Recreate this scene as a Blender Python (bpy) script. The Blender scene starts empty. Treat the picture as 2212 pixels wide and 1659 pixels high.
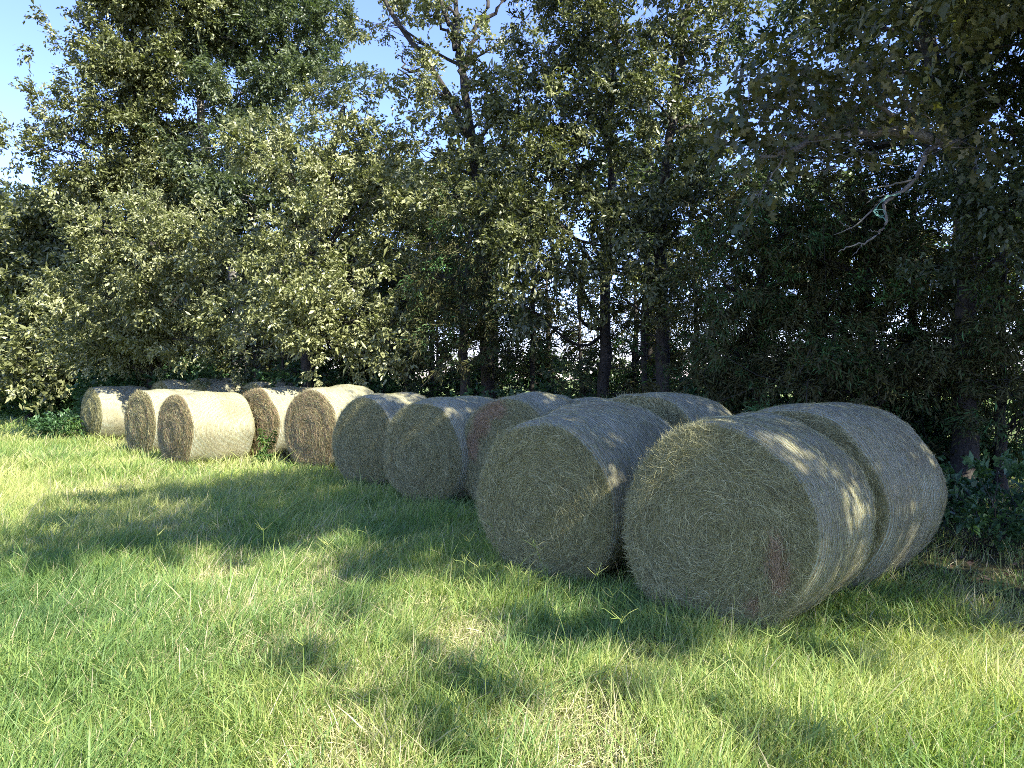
import bpy, math, random
import numpy as np
from mathutils import Vector, Matrix
R = math.radians
scene = bpy.context.scene

# ------------------------------------------------------------------ camera, sky, sun, exposure
CAM_H = 1.8
FPX = 1661.0            # focal length in pixels of a 2212 px wide picture
cam_d = bpy.data.cameras.new("camera"); cam = bpy.data.objects.new("camera", cam_d)
scene.collection.objects.link(cam); scene.camera = cam
cam_d.sensor_width = 36.0; cam_d.lens = FPX / 2212.0 * 36.0
cam_d.clip_start = 0.05; cam_d.clip_end = 4000
cam.location = (0, 0, CAM_H); cam.rotation_euler = (R(90 - 0.33), 0, 0)

SUN_EL = R(41)
SX, SY = 0.70, -0.714
n_ = math.hypot(SX, SY); SX /= n_; SY /= n_
SUN = np.array([SX * math.cos(SUN_EL), SY * math.cos(SUN_EL), math.sin(SUN_EL)])
world = bpy.data.worlds.new("World"); scene.world = world; world.use_nodes = True
wn = world.node_tree.nodes; wl = world.node_tree.links
bg = wn["Background"]; sky = wn.new("ShaderNodeTexSky")
sky.sky_type = 'NISHITA'; sky.sun_disc = False
sky.sun_elevation = SUN_EL; sky.sun_rotation = math.atan2(SX, SY)
sky.air_density = 1.0; sky.dust_density = 0.0; sky.ozone_density = 6.0
tintn = wn.new("ShaderNodeMix"); tintn.data_type = 'RGBA'; tintn.blend_type = 'MULTIPLY'; tintn.inputs[0].default_value = 1.0
tintn.inputs[7].default_value = (0.98, 0.83, 1.06, 1)
wl.new(sky.outputs[0], tintn.inputs[6]); wl.new(tintn.outputs[2], bg.inputs[0]); bg.inputs[1].default_value = 0.135
sd = bpy.data.lights.new("sun", 'SUN'); so = bpy.data.objects.new("sun", sd)
scene.collection.objects.link(so)
sd.energy = 5.0; sd.angle = R(0.53); sd.color = (1.0, 0.945, 0.84)
so.rotation_euler = Vector(SUN).to_track_quat('Z', 'Y').to_euler(); so.location = (20, -20, 30)
scene.view_settings.view_transform = 'Standard'; scene.view_settings.look = 'None'
scene.view_settings.gamma = 1.0; scene.view_settings.exposure = 1.75
scene.cycles.max_bounces = 8; scene.cycles.diffuse_bounces = 3; scene.cycles.glossy_bounces = 2
scene.cycles.transmission_bounces = 4; scene.cycles.transparent_max_bounces = 4
scene.cycles.sample_clamp_indirect = 6.0
scene.cycles.use_denoising = False; scene.cycles.filter_width = 0.9

rng = np.random.default_rng(7)

# ------------------------------------------------------------------ helpers
def px(u, v, Z):
    """a point seen at (u, v) of the 2212 px picture at depth Z"""
    return np.array([(u - 1106.0) / FPX * Z, Z, CAM_H - (v - 820.0) / FPX * Z])

def tag(o, label=None, cat=None, group=None, kind=None):
    if label: o["label"] = label
    if cat: o["category"] = cat
    if group: o["group"] = group
    if kind: o["kind"] = kind
    return o

def empty(name, loc, rz=0.0):
    o = bpy.data.objects.new(name, None); scene.collection.objects.link(o)
    o.location = tuple(float(c) for c in loc); o.rotation_euler = (0, 0, rz); o.empty_display_size = .3
    return o

class Geo:
    """collects arrays of vertices and faces for ONE mesh object"""
    def __init__(s): s.v = []; s.f = {3: [], 4: []}; s.t = {3: [], 4: []}; s.m = {3: [], 4: []}; s.n = 0; s.uv = None
    def add(s, verts, faces, tint=0.5, mat=0):
        verts = np.asarray(verts, np.float32).reshape(-1, 3); faces = np.asarray(faces, np.int32)
        k = faces.shape[1]
        s.v.append(verts); s.f[k].append(faces + s.n); s.n += len(verts)
        s.t[k].append(np.broadcast_to(np.asarray(tint, np.float32), (len(faces),)).copy())
        s.m[k].append(np.full(len(faces), mat, np.int32))
    def more(s, faces, tint=.5, mat=0):       # faces on already global indices
        faces = np.asarray(faces, np.int32); k = faces.shape[1]
        s.f[k].append(faces); s.t[k].append(np.broadcast_to(np.asarray(tint, np.float32), (len(faces),)).copy())
        s.m[k].append(np.full(len(faces), mat, np.int32))
    def build(s, name, mats, parent=None, smooth=False, origin=None):
        V = np.concatenate(s.v)
        if origin is not None: V = V - np.asarray(origin, np.float32)
        loops = []; starts = []; tints = []; mi = []; c = 0
        for k in (3, 4):
            if s.f[k]:
                F = np.concatenate(s.f[k]); loops.append(F.ravel())
                starts.append(c + np.arange(len(F)) * k); c += len(F) * k
                tints.append(np.concatenate(s.t[k])); mi.append(np.concatenate(s.m[k]))
        loops = np.concatenate(loops).astype(np.int32); starts = np.concatenate(starts).astype(np.int32)
        me = bpy.data.meshes.new(name)
        me.vertices.add(len(V)); me.vertices.foreach_set("co", V.astype(np.float32).ravel())
        me.loops.add(len(loops)); me.loops.foreach_set("vertex_index", loops)
        me.polygons.add(len(starts)); me.polygons.foreach_set("loop_start", starts)
        mi = np.concatenate(mi)
        if mi.any(): me.polygons.foreach_set("material_index", mi)
        if smooth: me.polygons.foreach_set("use_smooth", np.ones(len(starts), bool))
        a = me.attributes.new("tint", 'FLOAT', 'FACE'); a.data.foreach_set("value", np.concatenate(tints))
        for m in (mats if isinstance(mats, (list, tuple)) else [mats]): me.materials.append(m)
        me.update(calc_edges=True)
        o = bpy.data.objects.new(name, me); scene.collection.objects.link(o)
        if parent: o.parent = parent
        return o

def mat(name):
    m = bpy.data.materials.new(name); m.use_nodes = True
    nt = m.node_tree; nt.nodes.clear()
    out = nt.nodes.new("ShaderNodeOutputMaterial")
    return m, nt, out
def N(nt, typ, **kw):
    n = nt.nodes.new(typ)
    for k, v in kw.items():
        if k.startswith("i_"):
            key = k[2:]; key = int(key) if key.isdigit() else key.replace("_", " ")
            n.inputs[key].default_value = v
        else: setattr(n, k, v)
    return n
def ramp(nt, fac, stops):
    r = nt.nodes.new("ShaderNodeValToRGB"); e = r.color_ramp.elements
    while len(e) > 1: e.remove(e[-1])
    e[0].position = stops[0][0]; e[0].color = (*stops[0][1], 1)
    for p, c in stops[1:]:
        x = e.new(p); x.color = (*c, 1)
    nt.links.new(fac, r.inputs[0]); return r
def leafy(name, stops, rough=.45, trans=.35, spec=.4, tscale=1.2):
    """thin leaf or blade: a diffuse and glossy face plus light passing through"""
    m, nt, out = mat(name); L = nt.links.new
    at = N(nt, "ShaderNodeAttribute", attribute_name="tint")
    r = ramp(nt, at.outputs["Fac"], stops)
    p = N(nt, "ShaderNodeBsdfPrincipled", i_Roughness=rough); p.inputs["Specular IOR Level"].default_value = spec
    L(r.outputs[0], p.inputs["Base Color"])
    t = N(nt, "ShaderNodeBsdfTranslucent")
    mul = N(nt, "ShaderNodeMix", data_type='RGBA', blend_type='MULTIPLY'); mul.inputs[0].default_value = 1
    L(r.outputs[0], mul.inputs[6]); mul.inputs[7].default_value = (tscale * 1.0, tscale * 1.15, tscale * .55, 1)
    L(mul.outputs[2], t.inputs[0])
    mx = N(nt, "ShaderNodeMixShader"); mx.inputs[0].default_value = trans
    L(p.outputs[0], mx.inputs[1]); L(t.outputs[0], mx.inputs[2]); L(mx.outputs[0], out.inputs[0])
    return m

# ------------------------------------------------------------------ materials
M_grass = leafy("grass_blade", [(0, (.07, .14, .05)), (.25, (.125, .215, .065)), (.5, (.19, .29, .085)),
                                (.7, (.30, .37, .10)), (.84, (.42, .44, .16)), (.92, (.50, .44, .25)), (1, (.60, .53, .34))],
                rough=.5, trans=.42, spec=.35, tscale=1.25)
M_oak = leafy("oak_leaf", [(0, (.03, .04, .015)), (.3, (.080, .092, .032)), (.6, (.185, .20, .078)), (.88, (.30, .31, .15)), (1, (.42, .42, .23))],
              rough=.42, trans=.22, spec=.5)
M_oakg = leafy("green_oak_leaf", [(0, (.034, .055, .024)), (.4, (.075, .10, .045)), (.8, (.15, .18, .082)), (1, (.23, .26, .13))],
               rough=.4, trans=.3, spec=.5)
M_oakbig = leafy("broad_oak_leaf", [(0, (.055, .058, .018)), (.5, (.125, .12, .035)), (.78, (.07, .10, .055)), (.9, (.16, .15, .05)), (1, (.24, .22, .11))],
                 rough=.5, trans=.35, spec=.4)
M_cedar = leafy("cedar_needle", [(0, (.05, .048, .017)), (.5, (.085, .085, .026)), (.78, (.055, .12, .034)), (1, (.09, .21, .055))],
                rough=.6, trans=.15, spec=.3)
M_shrub = leafy("shrub_leaf", [(0, (.03, .07, .028)), (.6, (.065, .135, .05)), (1, (.12, .21, .085))], rough=.4, trans=.3, spec=.5)
M_weed = leafy("weed_leaf", [(0, (.06, .12, .03)), (.6, (.10, .18, .05)), (1, (.2, .24, .08))], rough=.45, trans=.35)
M_litter = leafy("dead_leaf", [(0, (.06, .035, .022)), (.5, (.16, .105, .07)), (1, (.30, .22, .16))], rough=.6, trans=.1, spec=.3)

def bark(name, c1, c2, bump=.6):
    m, nt, out = mat(name); L = nt.links.new
    tc = N(nt, "ShaderNodeTexCoord"); mp = N(nt, "ShaderNodeMapping"); mp.inputs["Scale"].default_value = (1, 1, .18)
    L(tc.outputs["Object"], mp.inputs[0])
    nz = N(nt, "ShaderNodeTexNoise", i_Scale=22.0, i_Detail=6.0, i_Roughness=.7); L(mp.outputs[0], nz.inputs[0])
    nz2 = N(nt, "ShaderNodeTexNoise", i_Scale=3.0, i_Detail=3.0); L(tc.outputs["Object"], nz2.inputs[0])
    r = ramp(nt, nz.outputs[0], [(.32, c1), (.62, c2)])
    r2 = ramp(nt, nz2.outputs[0], [(.45, (1, 1, 1)), (.7, (1.25, 1.3, 1.15))])
    mul = N(nt, "ShaderNodeMix", data_type='RGBA', blend_type='MULTIPLY'); mul.inputs[0].default_value = 1
    L(r.outputs[0], mul.inputs[6]); L(r2.outputs[0], mul.inputs[7])
    p = N(nt, "ShaderNodeBsdfPrincipled", i_Roughness=.9); L(mul.outputs[2], p.inputs["Base Color"])
    b = N(nt, "ShaderNodeBump", i_Strength=bump, i_Distance=.03); L(nz.outputs[0], b.inputs["Height"]); L(b.outputs[0], p.inputs["Normal"])
    L(p.outputs[0], out.inputs[0]); return m
M_bark = bark("dark_bark", (.014, .012, .009), (.058, .050, .038), .9)
M_barkg = bark("grey_bark", (.07, .062, .052), (.20, .185, .16))
M_dead = bark("bleached_dead_wood", (.08, .072, .062), (.22, .205, .18))

def ground_mat():
    m, nt, out = mat("field_ground"); L = nt.links.new
    tc = N(nt, "ShaderNodeTexCoord")
    n1 = N(nt, "ShaderNodeTexNoise", i_Scale=1.1, i_Detail=8.0, i_Roughness=.65); L(tc.outputs["Object"], n1.inputs[0])
    n2 = N(nt, "ShaderNodeTexNoise", i_Scale=45.0, i_Detail=4.0, i_Roughness=.7); L(tc.outputs["Object"], n2.inputs[0])
    r1 = ramp(nt, n2.outputs[0], [(.3, (.035, .04, .015)), (.5, (.085, .085, .035)), (.7, (.17, .14, .075))])
    r2 = ramp(nt, n1.outputs[0], [(.35, (.10, .15, .035)), (.65, (.20, .23, .08))])
    # the fine thatch near, the mown field colour far off: a different ground cover, set by place on the field
    sx = N(nt, "ShaderNodeSeparateXYZ"); L(tc.outputs["Object"], sx.inputs[0])
    mr = N(nt, "ShaderNodeMapRange"); mr.inputs[1].default_value = 18; mr.inputs[2].default_value = 34
    L(sx.outputs[1], mr.inputs[0])
    mx = N(nt, "ShaderNodeMix", data_type='RGBA'); L(mr.outputs[0], mx.inputs[0]); L(r1.outputs[0], mx.inputs[6]); L(r2.outputs[0], mx.inputs[7])
    p = N(nt, "ShaderNodeBsdfPrincipled", i_Roughness=.95); p.inputs["Specular IOR Level"].default_value = .15
    L(mx.outputs[2], p.inputs["Base Color"])
    b = N(nt, "ShaderNodeBump", i_Strength=.7, i_Distance=.03); L(n2.outputs[0], b.inputs["Height"]); L(b.outputs[0], p.inputs["Normal"])
    L(p.outputs[0], out.inputs[0]); return m
M_ground = ground_mat()

def wrap_mat():
    """hay rolled up in net wrap; UV: x = metres round the bale, y = metres along it"""
    m, nt, out = mat("net_wrapped_hay"); L = nt.links.new
    uv = N(nt, "ShaderNodeUVMap", uv_map="UVMap"); oi = N(nt, "ShaderNodeObjectInfo")
    mp = N(nt, "ShaderNodeMapping"); mp.inputs["Scale"].default_value = (14, 130, 1); L(uv.outputs[0], mp.inputs[0])
    off = N(nt, "ShaderNodeMath", operation='MULTIPLY'); off.inputs[1].default_value = 50; L(oi.outputs["Random"], off.inputs[0])
    cb = N(nt, "ShaderNodeCombineXYZ"); L(off.outputs[0], cb.inputs[0]); L(off.outputs[0], cb.inputs[1]); L(cb.outputs[0], mp.inputs["Location"])
    fib = N(nt, "ShaderNodeTexNoise", i_Scale=1.0, i_Detail=5.0, i_Roughness=.7, i_Distortion=.5); L(mp.outputs[0], fib.inputs[0])
    r = ramp(nt, fib.outputs[0], [(.28, (.15, .13, .07)), (.48, (.37, .33, .195)), (.70, (.60, .54, .35))])
    # netting: fine pale threads running round the bale, with a looser band here and there
    s = N(nt, "ShaderNodeSeparateXYZ"); L(uv.outputs[0], s.inputs[0])
    wob = N(nt, "ShaderNodeTexNoise", i_Scale=2.2, i_Detail=2.0); L(uv.outputs[0], wob.inputs[0])
    wm = N(nt, "ShaderNodeMath", operation='MULTIPLY'); wm.inputs[1].default_value = .025; L(wob.outputs[0], wm.inputs[0])
    ad = N(nt, "ShaderNodeMath", operation='ADD'); L(s.outputs[1], ad.inputs[0]); L(wm.outputs[0], ad.inputs[1])
    ml = N(nt, "ShaderNodeMath", operation='MULTIPLY'); ml.inputs[1].default_value = 2 * math.pi / .025; L(ad.outputs[0], ml.inputs[0])
    sn = N(nt, "ShaderNodeMath", operation='SINE'); L(ml.outputs[0], sn.inputs[0])
    ln = N(nt, "ShaderNodeMapRange"); ln.inputs[1].default_value = .25; ln.inputs[2].default_value = .95; L(sn.outputs[0], ln.inputs[0])
    pt = N(nt, "ShaderNodeTexNoise", i_Scale=1.7, i_Detail=3.0); L(uv.outputs[0], pt.inputs[0])
    pr = N(nt, "ShaderNodeMapRange"); pr.inputs[1].default_value = .38; pr.inputs[2].default_value = .6; pr.inputs[3].default_value = .25; pr.inputs[4].default_value = .8
    L(pt.outputs[0], pr.inputs[0])
    lf = N(nt, "ShaderNodeMath", operation='MULTIPLY'); L(ln.outputs[0], lf.inputs[0]); L(pr.outputs[0], lf.inputs[1])
    mx = N(nt, "ShaderNodeMix", data_type='RGBA'); L(lf.outputs[0], mx.inputs[0]); L(r.outputs[0], mx.inputs[6]); mx.inputs[7].default_value = (.58, .70, .56, 1)
    # weathering
    wz = N(nt, "ShaderNodeTexNoise", i_Scale=.9, i_Detail=4.0); L(uv.outputs[0], wz.inputs[0])
    wr = ramp(nt, wz.outputs[0], [(.3, (.66, .65, .58)), (.5, (.95, .95, .92)), (.7, (1.12, 1.1, 1.0))])
    mu = N(nt, "ShaderNodeMix", data_type='RGBA', blend_type='MULTIPLY'); mu.inputs[0].default_value = 1
    L(mx.outputs[2], mu.inputs[6]); L(wr.outputs[0], mu.inputs[7])
    p = N(nt, "ShaderNodeBsdfPrincipled", i_Roughness=.72); p.inputs["Specular IOR Level"].default_value = .3
    L(mu.outputs[2], p.inputs["Base Color"])
    hm = N(nt, "ShaderNodeMath", operation='MULTIPLY_ADD'); hm.inputs[1].default_value = .4; L(sn.outputs[0], hm.inputs[0])
    fm = N(nt, "ShaderNodeMath", operation='MULTIPLY'); fm.inputs[1].default_value = 3.0; L(fib.outputs[0], fm.inputs[0]); L(fm.outputs[0], hm.inputs[2])
    b = N(nt, "ShaderNodeBump", i_Strength=.9, i_Distance=.014); L(hm.outputs[0], b.inputs["Height"]); L(b.outputs[0], p.inputs["Normal"])
    L(p.outputs[0], out.inputs[0]); return m
def end_mat():
    """the coiled end of a hay roll; UV: x, y in metres from the centre"""
    m, nt, out = mat("coiled_hay_end"); L = nt.links.new
    uv = N(nt, "ShaderNodeUVMap", uv_map="UVMap"); s = N(nt, "ShaderNodeSeparateXYZ"); L(uv.outputs[0], s.inputs[0])
    at = N(nt, "ShaderNodeMath", operation='ARCTAN2'); L(s.outputs[1], at.inputs[0]); L(s.outputs[0], at.inputs[1])
    ln = N(nt, "ShaderNodeVectorMath", operation='LENGTH'); L(uv.outputs[0], ln.inputs[0])
    wz = N(nt, "ShaderNodeTexNoise", i_Scale=3.5, i_Detail=4.0); L(uv.outputs[0], wz.inputs[0])
    ws = N(nt, "ShaderNodeMath", operation='MULTIPLY_ADD'); ws.inputs[1].default_value = .22; L(wz.outputs[0], ws.inputs[0]); L(ln.outputs["Value"], ws.inputs[2])
    cb = N(nt, "ShaderNodeCombineXYZ")
    a1 = N(nt, "ShaderNodeMath", operation='MULTIPLY'); a1.inputs[1].default_value = 5.0; L(at.outputs[0], a1.inputs[0])
    a2 = N(nt, "ShaderNodeMath", operation='MULTIPLY'); a2.inputs[1].default_value = 95.0; L(ws.outputs[0], a2.inputs[0])
    L(a1.outputs[0], cb.inputs[0]); L(a2.outputs[0], cb.inputs[1])
    fib = N(nt, "ShaderNodeTexNoise", i_Scale=1.0, i_Detail=4.0, i_Roughness=.7, i_Distortion=1.2); L(cb.outputs[0], fib.inputs[0])
    r = ramp(nt, fib.outputs[0], [(.3, (.034, .030, .013)), (.5, (.115, .105, .045)), (.72, (.28, .26, .12))])
    p = N(nt, "ShaderNodeBsdfPrincipled", i_Roughness=.85); p.inputs["Specular IOR Level"].default_value = .2
    st = N(nt, "ShaderNodeAttribute", attribute_name="stain")
    mx = N(nt, "ShaderNodeMix", data_type='RGBA', blend_type='MULTIPLY'); L(st.outputs["Fac"], mx.inputs[0]); L(r.outputs[0], mx.inputs[6]); mx.inputs[7].default_value = (1.0, .80, .58, 1)
    L(mx.outputs[2], p.inputs["Base Color"])
    b = N(nt, "ShaderNodeBump", i_Strength=1.0, i_Distance=.02); L(fib.outputs[0], b.inputs["Height"]); L(b.outputs[0], p.inputs["Normal"])
    L(p.outputs[0], out.inputs[0]); return m
M_wrap = wrap_mat(); M_end = end_mat()
M_straw = leafy("straw", [(0, (.10, .09, .035)), (.4, (.25, .235, .10)), (.7, (.44, .42, .20)), (1, (.70, .66, .38))], rough=.6, trans=.12, spec=.35, tscale=1)
M_strawb = leafy("brown_straw", [(0, (.14, .09, .04)), (.5, (.34, .23, .12)), (1, (.66, .50, .31))], rough=.6, trans=.12, spec=.35, tscale=1)

# ------------------------------------------------------------------ ground
def bump2(x, y):
    return (np.sin(x * .9 + 1.3) * np.cos(y * .7 + .4) * .5 + np.sin(x * 2.3 + y * 1.7) * .3 + np.sin(x * 4.1 - y * 3.3 + 2) * .2)
def ground_z(x, y):
    x = np.asarray(x, float); y = np.asarray(y, float)
    s = (x - 1.5) * .70 + (y - 5.65) * .715            # metres from the bale row towards the trees
    t = np.clip((s - .9) / 2.4, 0, 1); t = t * t * (3 - 2 * t)
    far = np.clip((np.hypot(x, y) - 50) / 60, 0, 1)
    return .10 * t + .022 * bump2(x, y) * (1 - far)
def axis_coords(lo, hi, dlo, dhi, step):
    a = list(np.arange(dlo, dhi + 1e-6, step)); d = step
    while a[-1] < hi: d *= 1.35; a.append(a[-1] + d)
    d = step
    while a[0] > lo: d *= 1.35; a.insert(0, a[0] - d)
    return np.array(a)
gx = axis_coords(-1800, 1800, -18, 14, .3); gy = axis_coords(-600, 2400, -6, 40, .3)
X, Y = np.meshgrid(gx, gy); Zg = ground_z(X, Y)
g = Geo(); nx, ny = len(gx), len(gy)
idx = np.arange(nx * ny).reshape(ny, nx)
g.add(np.stack([X, Y, Zg], -1), np.stack([idx[:-1, :-1], idx[:-1, 1:], idx[1:, 1:], idx[1:, :-1]], -1).reshape(-1, 4))
tag(g.build("ground", M_ground, smooth=True), kind="structure")

# ------------------------------------------------------------------ hay bales
def ribbons(geo, P, T, Nn, length, width, tint, rs, matid, seg=3, curl=.35, lift=.5):
    """thin curved strips of straw: centres P, directions T, surface normals Nn"""
    n = len(P); B = np.cross(Nn, T); B /= np.linalg.norm(B, axis=1, keepdims=True) + 1e-9
    ts = np.linspace(-.5, .5, seg + 1)
    c1 = rs.normal(0, curl, (n, 1)); c2 = rs.normal(0, lift, (n, 1)) * .35 + .1
    rows = []
    roll = rs.normal(0, .7, (n, 1)); W = B * np.cos(roll) + Nn * np.sin(roll)
    for i, t in enumerate(ts):
        c = P + T * (t * length)[:, None] + B * (c1 * t * t * length[:, None]) + Nn * (c2 * t * length[:, None] * .5 + np.abs(t) * .01)
        w = W * (width * (.5 if 0 < i < seg else .25))[:, None]
        rows.append(c - w); rows.append(c + w)
    V = np.stack(rows, 1); k = V.shape[1]
    base = (np.arange(n) * k)[:, None]; F = []
    for i in range(seg):
        F.append(np.stack([base[:, 0] + 2 * i, base[:, 0] + 2 * i + 1, base[:, 0] + 2 * i + 3, base[:, 0] + 2 * i + 2], -1))
    geo.add(V.reshape(-1, 3), np.concatenate(F), np.tile(tint, seg), matid)

def set_uv(o, uvs):
    me = o.data; lay = me.uv_layers.new(name="UVMap")
    vi = np.empty(len(me.loops), np.int32); me.loops.foreach_get("vertex_index", vi)
    lay.data.foreach_set("uv", uvs[vi].astype(np.float32).ravel())

def rnd_harm(rs, n, amp):
    ph = rs.uniform(0, 6.28, n); a = rs.normal(0, 1, n) * amp / np.sqrt(np.arange(1, n + 1))
    return lambda t: sum(a[i] * np.sin((i + 1) * t + ph[i]) for i in range(n))

def hay_bale(face, theta, Rr, Lb, label, seed, q=1.0, stain=0.0, stain_spot=None, dz=0.0, sag=.05, rear_big=0.0, tilt=0.0):
    """face = ground point under the near end's centre; theta = axis heading (deg from +Y towards +X)"""
    rs = np.random.default_rng(seed)
    gz = float(ground_z(face[0] + .5 * Lb * math.sin(R(theta)), face[1] + .5 * Lb * math.cos(R(theta)))) + dz
    root = empty("hay_bale", (face[0], face[1], gz), R(90 - theta))
    root.rotation_euler = (0, -R(tilt), R(90 - theta))
    tag(root, label, "hay bale", "round hay bales lined up along the trees")
    h1 = rnd_harm(rs, 7, .014); h2 = rnd_harm(rs, 6, .015)
    na = 168
    def radial(a, x, r):                       # squash and unevenness; a = 0 at the top
        k = r / Rr
        ra = r + k * (h1(a) + h2(a * 1.0 + x * 2.0) * .7 + .012 * np.sin(x * 9 + seed) * (np.abs(x) < 9))
        z = Rr + ra * np.cos(a) ; y = ra * np.sin(a) * (1 + .012 * k)
        z = np.where(z < sag, sag + (z - sag) * .15, z) - sag
        return y, z
    sh = .105                                   # shoulder
    prof = []                                   # (x, r) from the near end's rim round to the far rim
    prof.append((-.004, Rr - sh * 1.05))
    for i in range(7):
        t = i / 6 * math.pi / 2; prof.append((sh - sh * math.cos(t), Rr - sh + sh * math.sin(t)))
    nm = 30
    for i in range(1, nm):
        x = sh + (Lb - 2 * sh) * i / nm
        prof.append((x, Rr + .022 * math.sin(math.pi * i / nm) + rear_big * (i / nm) + .0035 * math.sin(i * 2.1 + seed)))
    for i in range(7):
        t = i / 6 * math.pi / 2; prof.append((Lb - sh + sh * math.sin(t), Rr + rear_big - sh + sh * math.cos(t)))
    prof.append((Lb, .25)); prof.append((Lb - .01, .02))
    prof = np.array(prof); A = np.linspace(0, 2 * math.pi, na, endpoint=False)
    Xp = np.repeat(prof[:, 0][:, None], na, 1); Rp = np.repeat(prof[:, 1][:, None], na, 1); Ag = np.repeat(A[None], len(prof), 0)
    Yp, Zp = radial(Ag, Xp, Rp)
    geo = Geo(); m = len(prof); idx = np.arange(m * na).reshape(m, na); nxt = np.roll(idx, -1, 1)
    geo.add(np.stack([Xp, Yp, Zp], -1), np.stack([idx[:-1], idx[1:], nxt[1:], nxt[:-1]], -1).reshape(-1, 4), .5, 0)
    nb = geo.n
    # loose straws lying on and sticking out of the netting
    k = int(6500 * q); a = rs.uniform(0, 6.283, k); x = rs.uniform(0, Lb, k)
    rr = np.interp(x, prof[:m - 2, 0], prof[:m - 2, 1])
    yy, zz = radial(a, x, rr + .002)
    Nn = np.stack([np.zeros(k), np.sin(a), np.cos(a)], -1); T = np.stack([rs.normal(0, .6, k), np.cos(a), -np.sin(a)], -1)
    T /= np.linalg.norm(T, axis=1, keepdims=True)
    ribbons(geo, np.stack([x, yy, zz], -1), T, Nn, rs.uniform(.04, .13, k), rs.uniform(.0014, .0028, k) * (1.2 if q < .5 else 1), rs.beta(2.4, 1.8, k), rs, 1, curl=.7, lift=.3)
    o = geo.build("net_wrap", [M_wrap, M_straw], root, smooth=True)
    uv = np.zeros((geo.n, 2)); uv[:nb, 0] = (np.abs(Ag - math.pi) * Rr).ravel(); uv[:nb, 1] = np.where(Rp < Rr - sh, Xp - (Rr - Rp), Xp).ravel(); uv[nb:, :] = .3
    set_uv(o, uv)
    # the coiled end
    geo = Geo(); nr = 34; rads = np.linspace(0.003, Rr - sh * .9, nr)
    Ra = np.repeat(rads[:, None], na, 1); Ag = np.repeat(A[None], nr, 0)
    bul = -.05 * (1 - (Ra / Rr) ** 2) + .010 * np.sin(Ra * 46 + Ag + seed) * (Ra / Rr) + .012 * h1(Ag * 2 + 3) / .01 * .3 * (Ra / Rr)
    bul += .012 * np.sin(Ra * 17 + np.sin(Ag * 2 + seed) * 1.3)
    bul = np.where(Ra > Rr - sh * 1.3, bul * .4, bul) + np.where(Ra > Rr - sh * 1.0, .004, 0)
    Yp, Zp = radial(Ag, 0, Ra)
    idx = np.arange(nr * na).reshape(nr, na); nxt = np.roll(idx, -1, 1)
    geo.add(np.stack([bul, Yp, Zp], -1), np.stack([idx[:-1], idx[1:], nxt[1:], nxt[:-1]], -1).reshape(-1, 4), .5, 0)
    nb = geo.n
    k = int(42000 * q); rr = np.sqrt(rs.uniform(0, 1, k)) * (Rr - .03); a = rs.uniform(0, 6.283, k)
    yy, zz = radial(a, 0, rr); xx = np.interp(rr, rads, bul.mean(1)) - .002 - rs.exponential(.005, k)
    xx = np.where(rr > Rr - sh, -.002 + (rr - (Rr - sh)) ** 2 / sh * .6 - rs.exponential(.006, k), xx)
    Nn = np.zeros((k, 3)); Nn[:, 0] = -1
    dirn = rs.normal(0, .38, k) + .12 + .5 * np.sin(rr * 19 + a * 2 + seed) * np.sin(a * 3 + rr * 8) + (rs.uniform(0, 1, k) < .16) * rs.uniform(-1.5, 1.5, k)
    T = np.stack([rs.normal(0, .10, k), np.cos(a + dirn), -np.sin(a + dirn)], -1)
    T /= np.linalg.norm(T, axis=1, keepdims=True)
    spot = np.zeros(k, bool)
    if stain_spot is not None:
        for (sy, sz, wy, wz) in stain_spot:
            spot |= ((yy - sy) / wy) ** 2 + ((zz - sz) / wz) ** 2 < rs.uniform(.4, 1.3, k)
    if stain > 0: spot |= rs.uniform(0, 1, k) < stain
    tint = rs.beta(2.0, 2.3, k)
    wd = rs.uniform(.0014, .0031, k) * (1.0 if q > .6 else (1.5 if q > .3 else 2.2)); le = rs.uniform(.05, .17, k)
    P = np.stack([xx, yy, zz], -1)
    for sel, mid in ((~spot, 1), (spot, 2)):
        if sel.any(): ribbons(geo, P[sel], T[sel], Nn[sel], le[sel], wd[sel], tint[sel], rs, mid, curl=.9, lift=.14)
    o = geo.build("coiled_end", [M_end, M_straw, M_strawb], root, smooth=True)
    uv = np.zeros((geo.n, 2)); uv[:nb, 0] = (Ra * np.sin(Ag)).ravel(); uv[:nb, 1] = (Ra * np.cos(Ag)).ravel(); set_uv(o, uv)
    sv = np.zeros(geo.n, np.float32)
    s0 = np.full(nb, stain, np.float32)
    if stain_spot is not None:
        for (sy, sz, wy, wz) in stain_spot:
            s0 = np.maximum(s0, (((Yp.ravel() - sy) / wy) ** 2 + ((Zp.ravel() - sz) / wz) ** 2 < 1))
    sv[:nb] = s0; a_ = o.data.attributes.new("stain", 'FLOAT', 'POINT'); a_.data.foreach_set("value", sv)
    return root

def face_at(u, Z): return ((u - 1106.0) / FPX * Z, Z)
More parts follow.
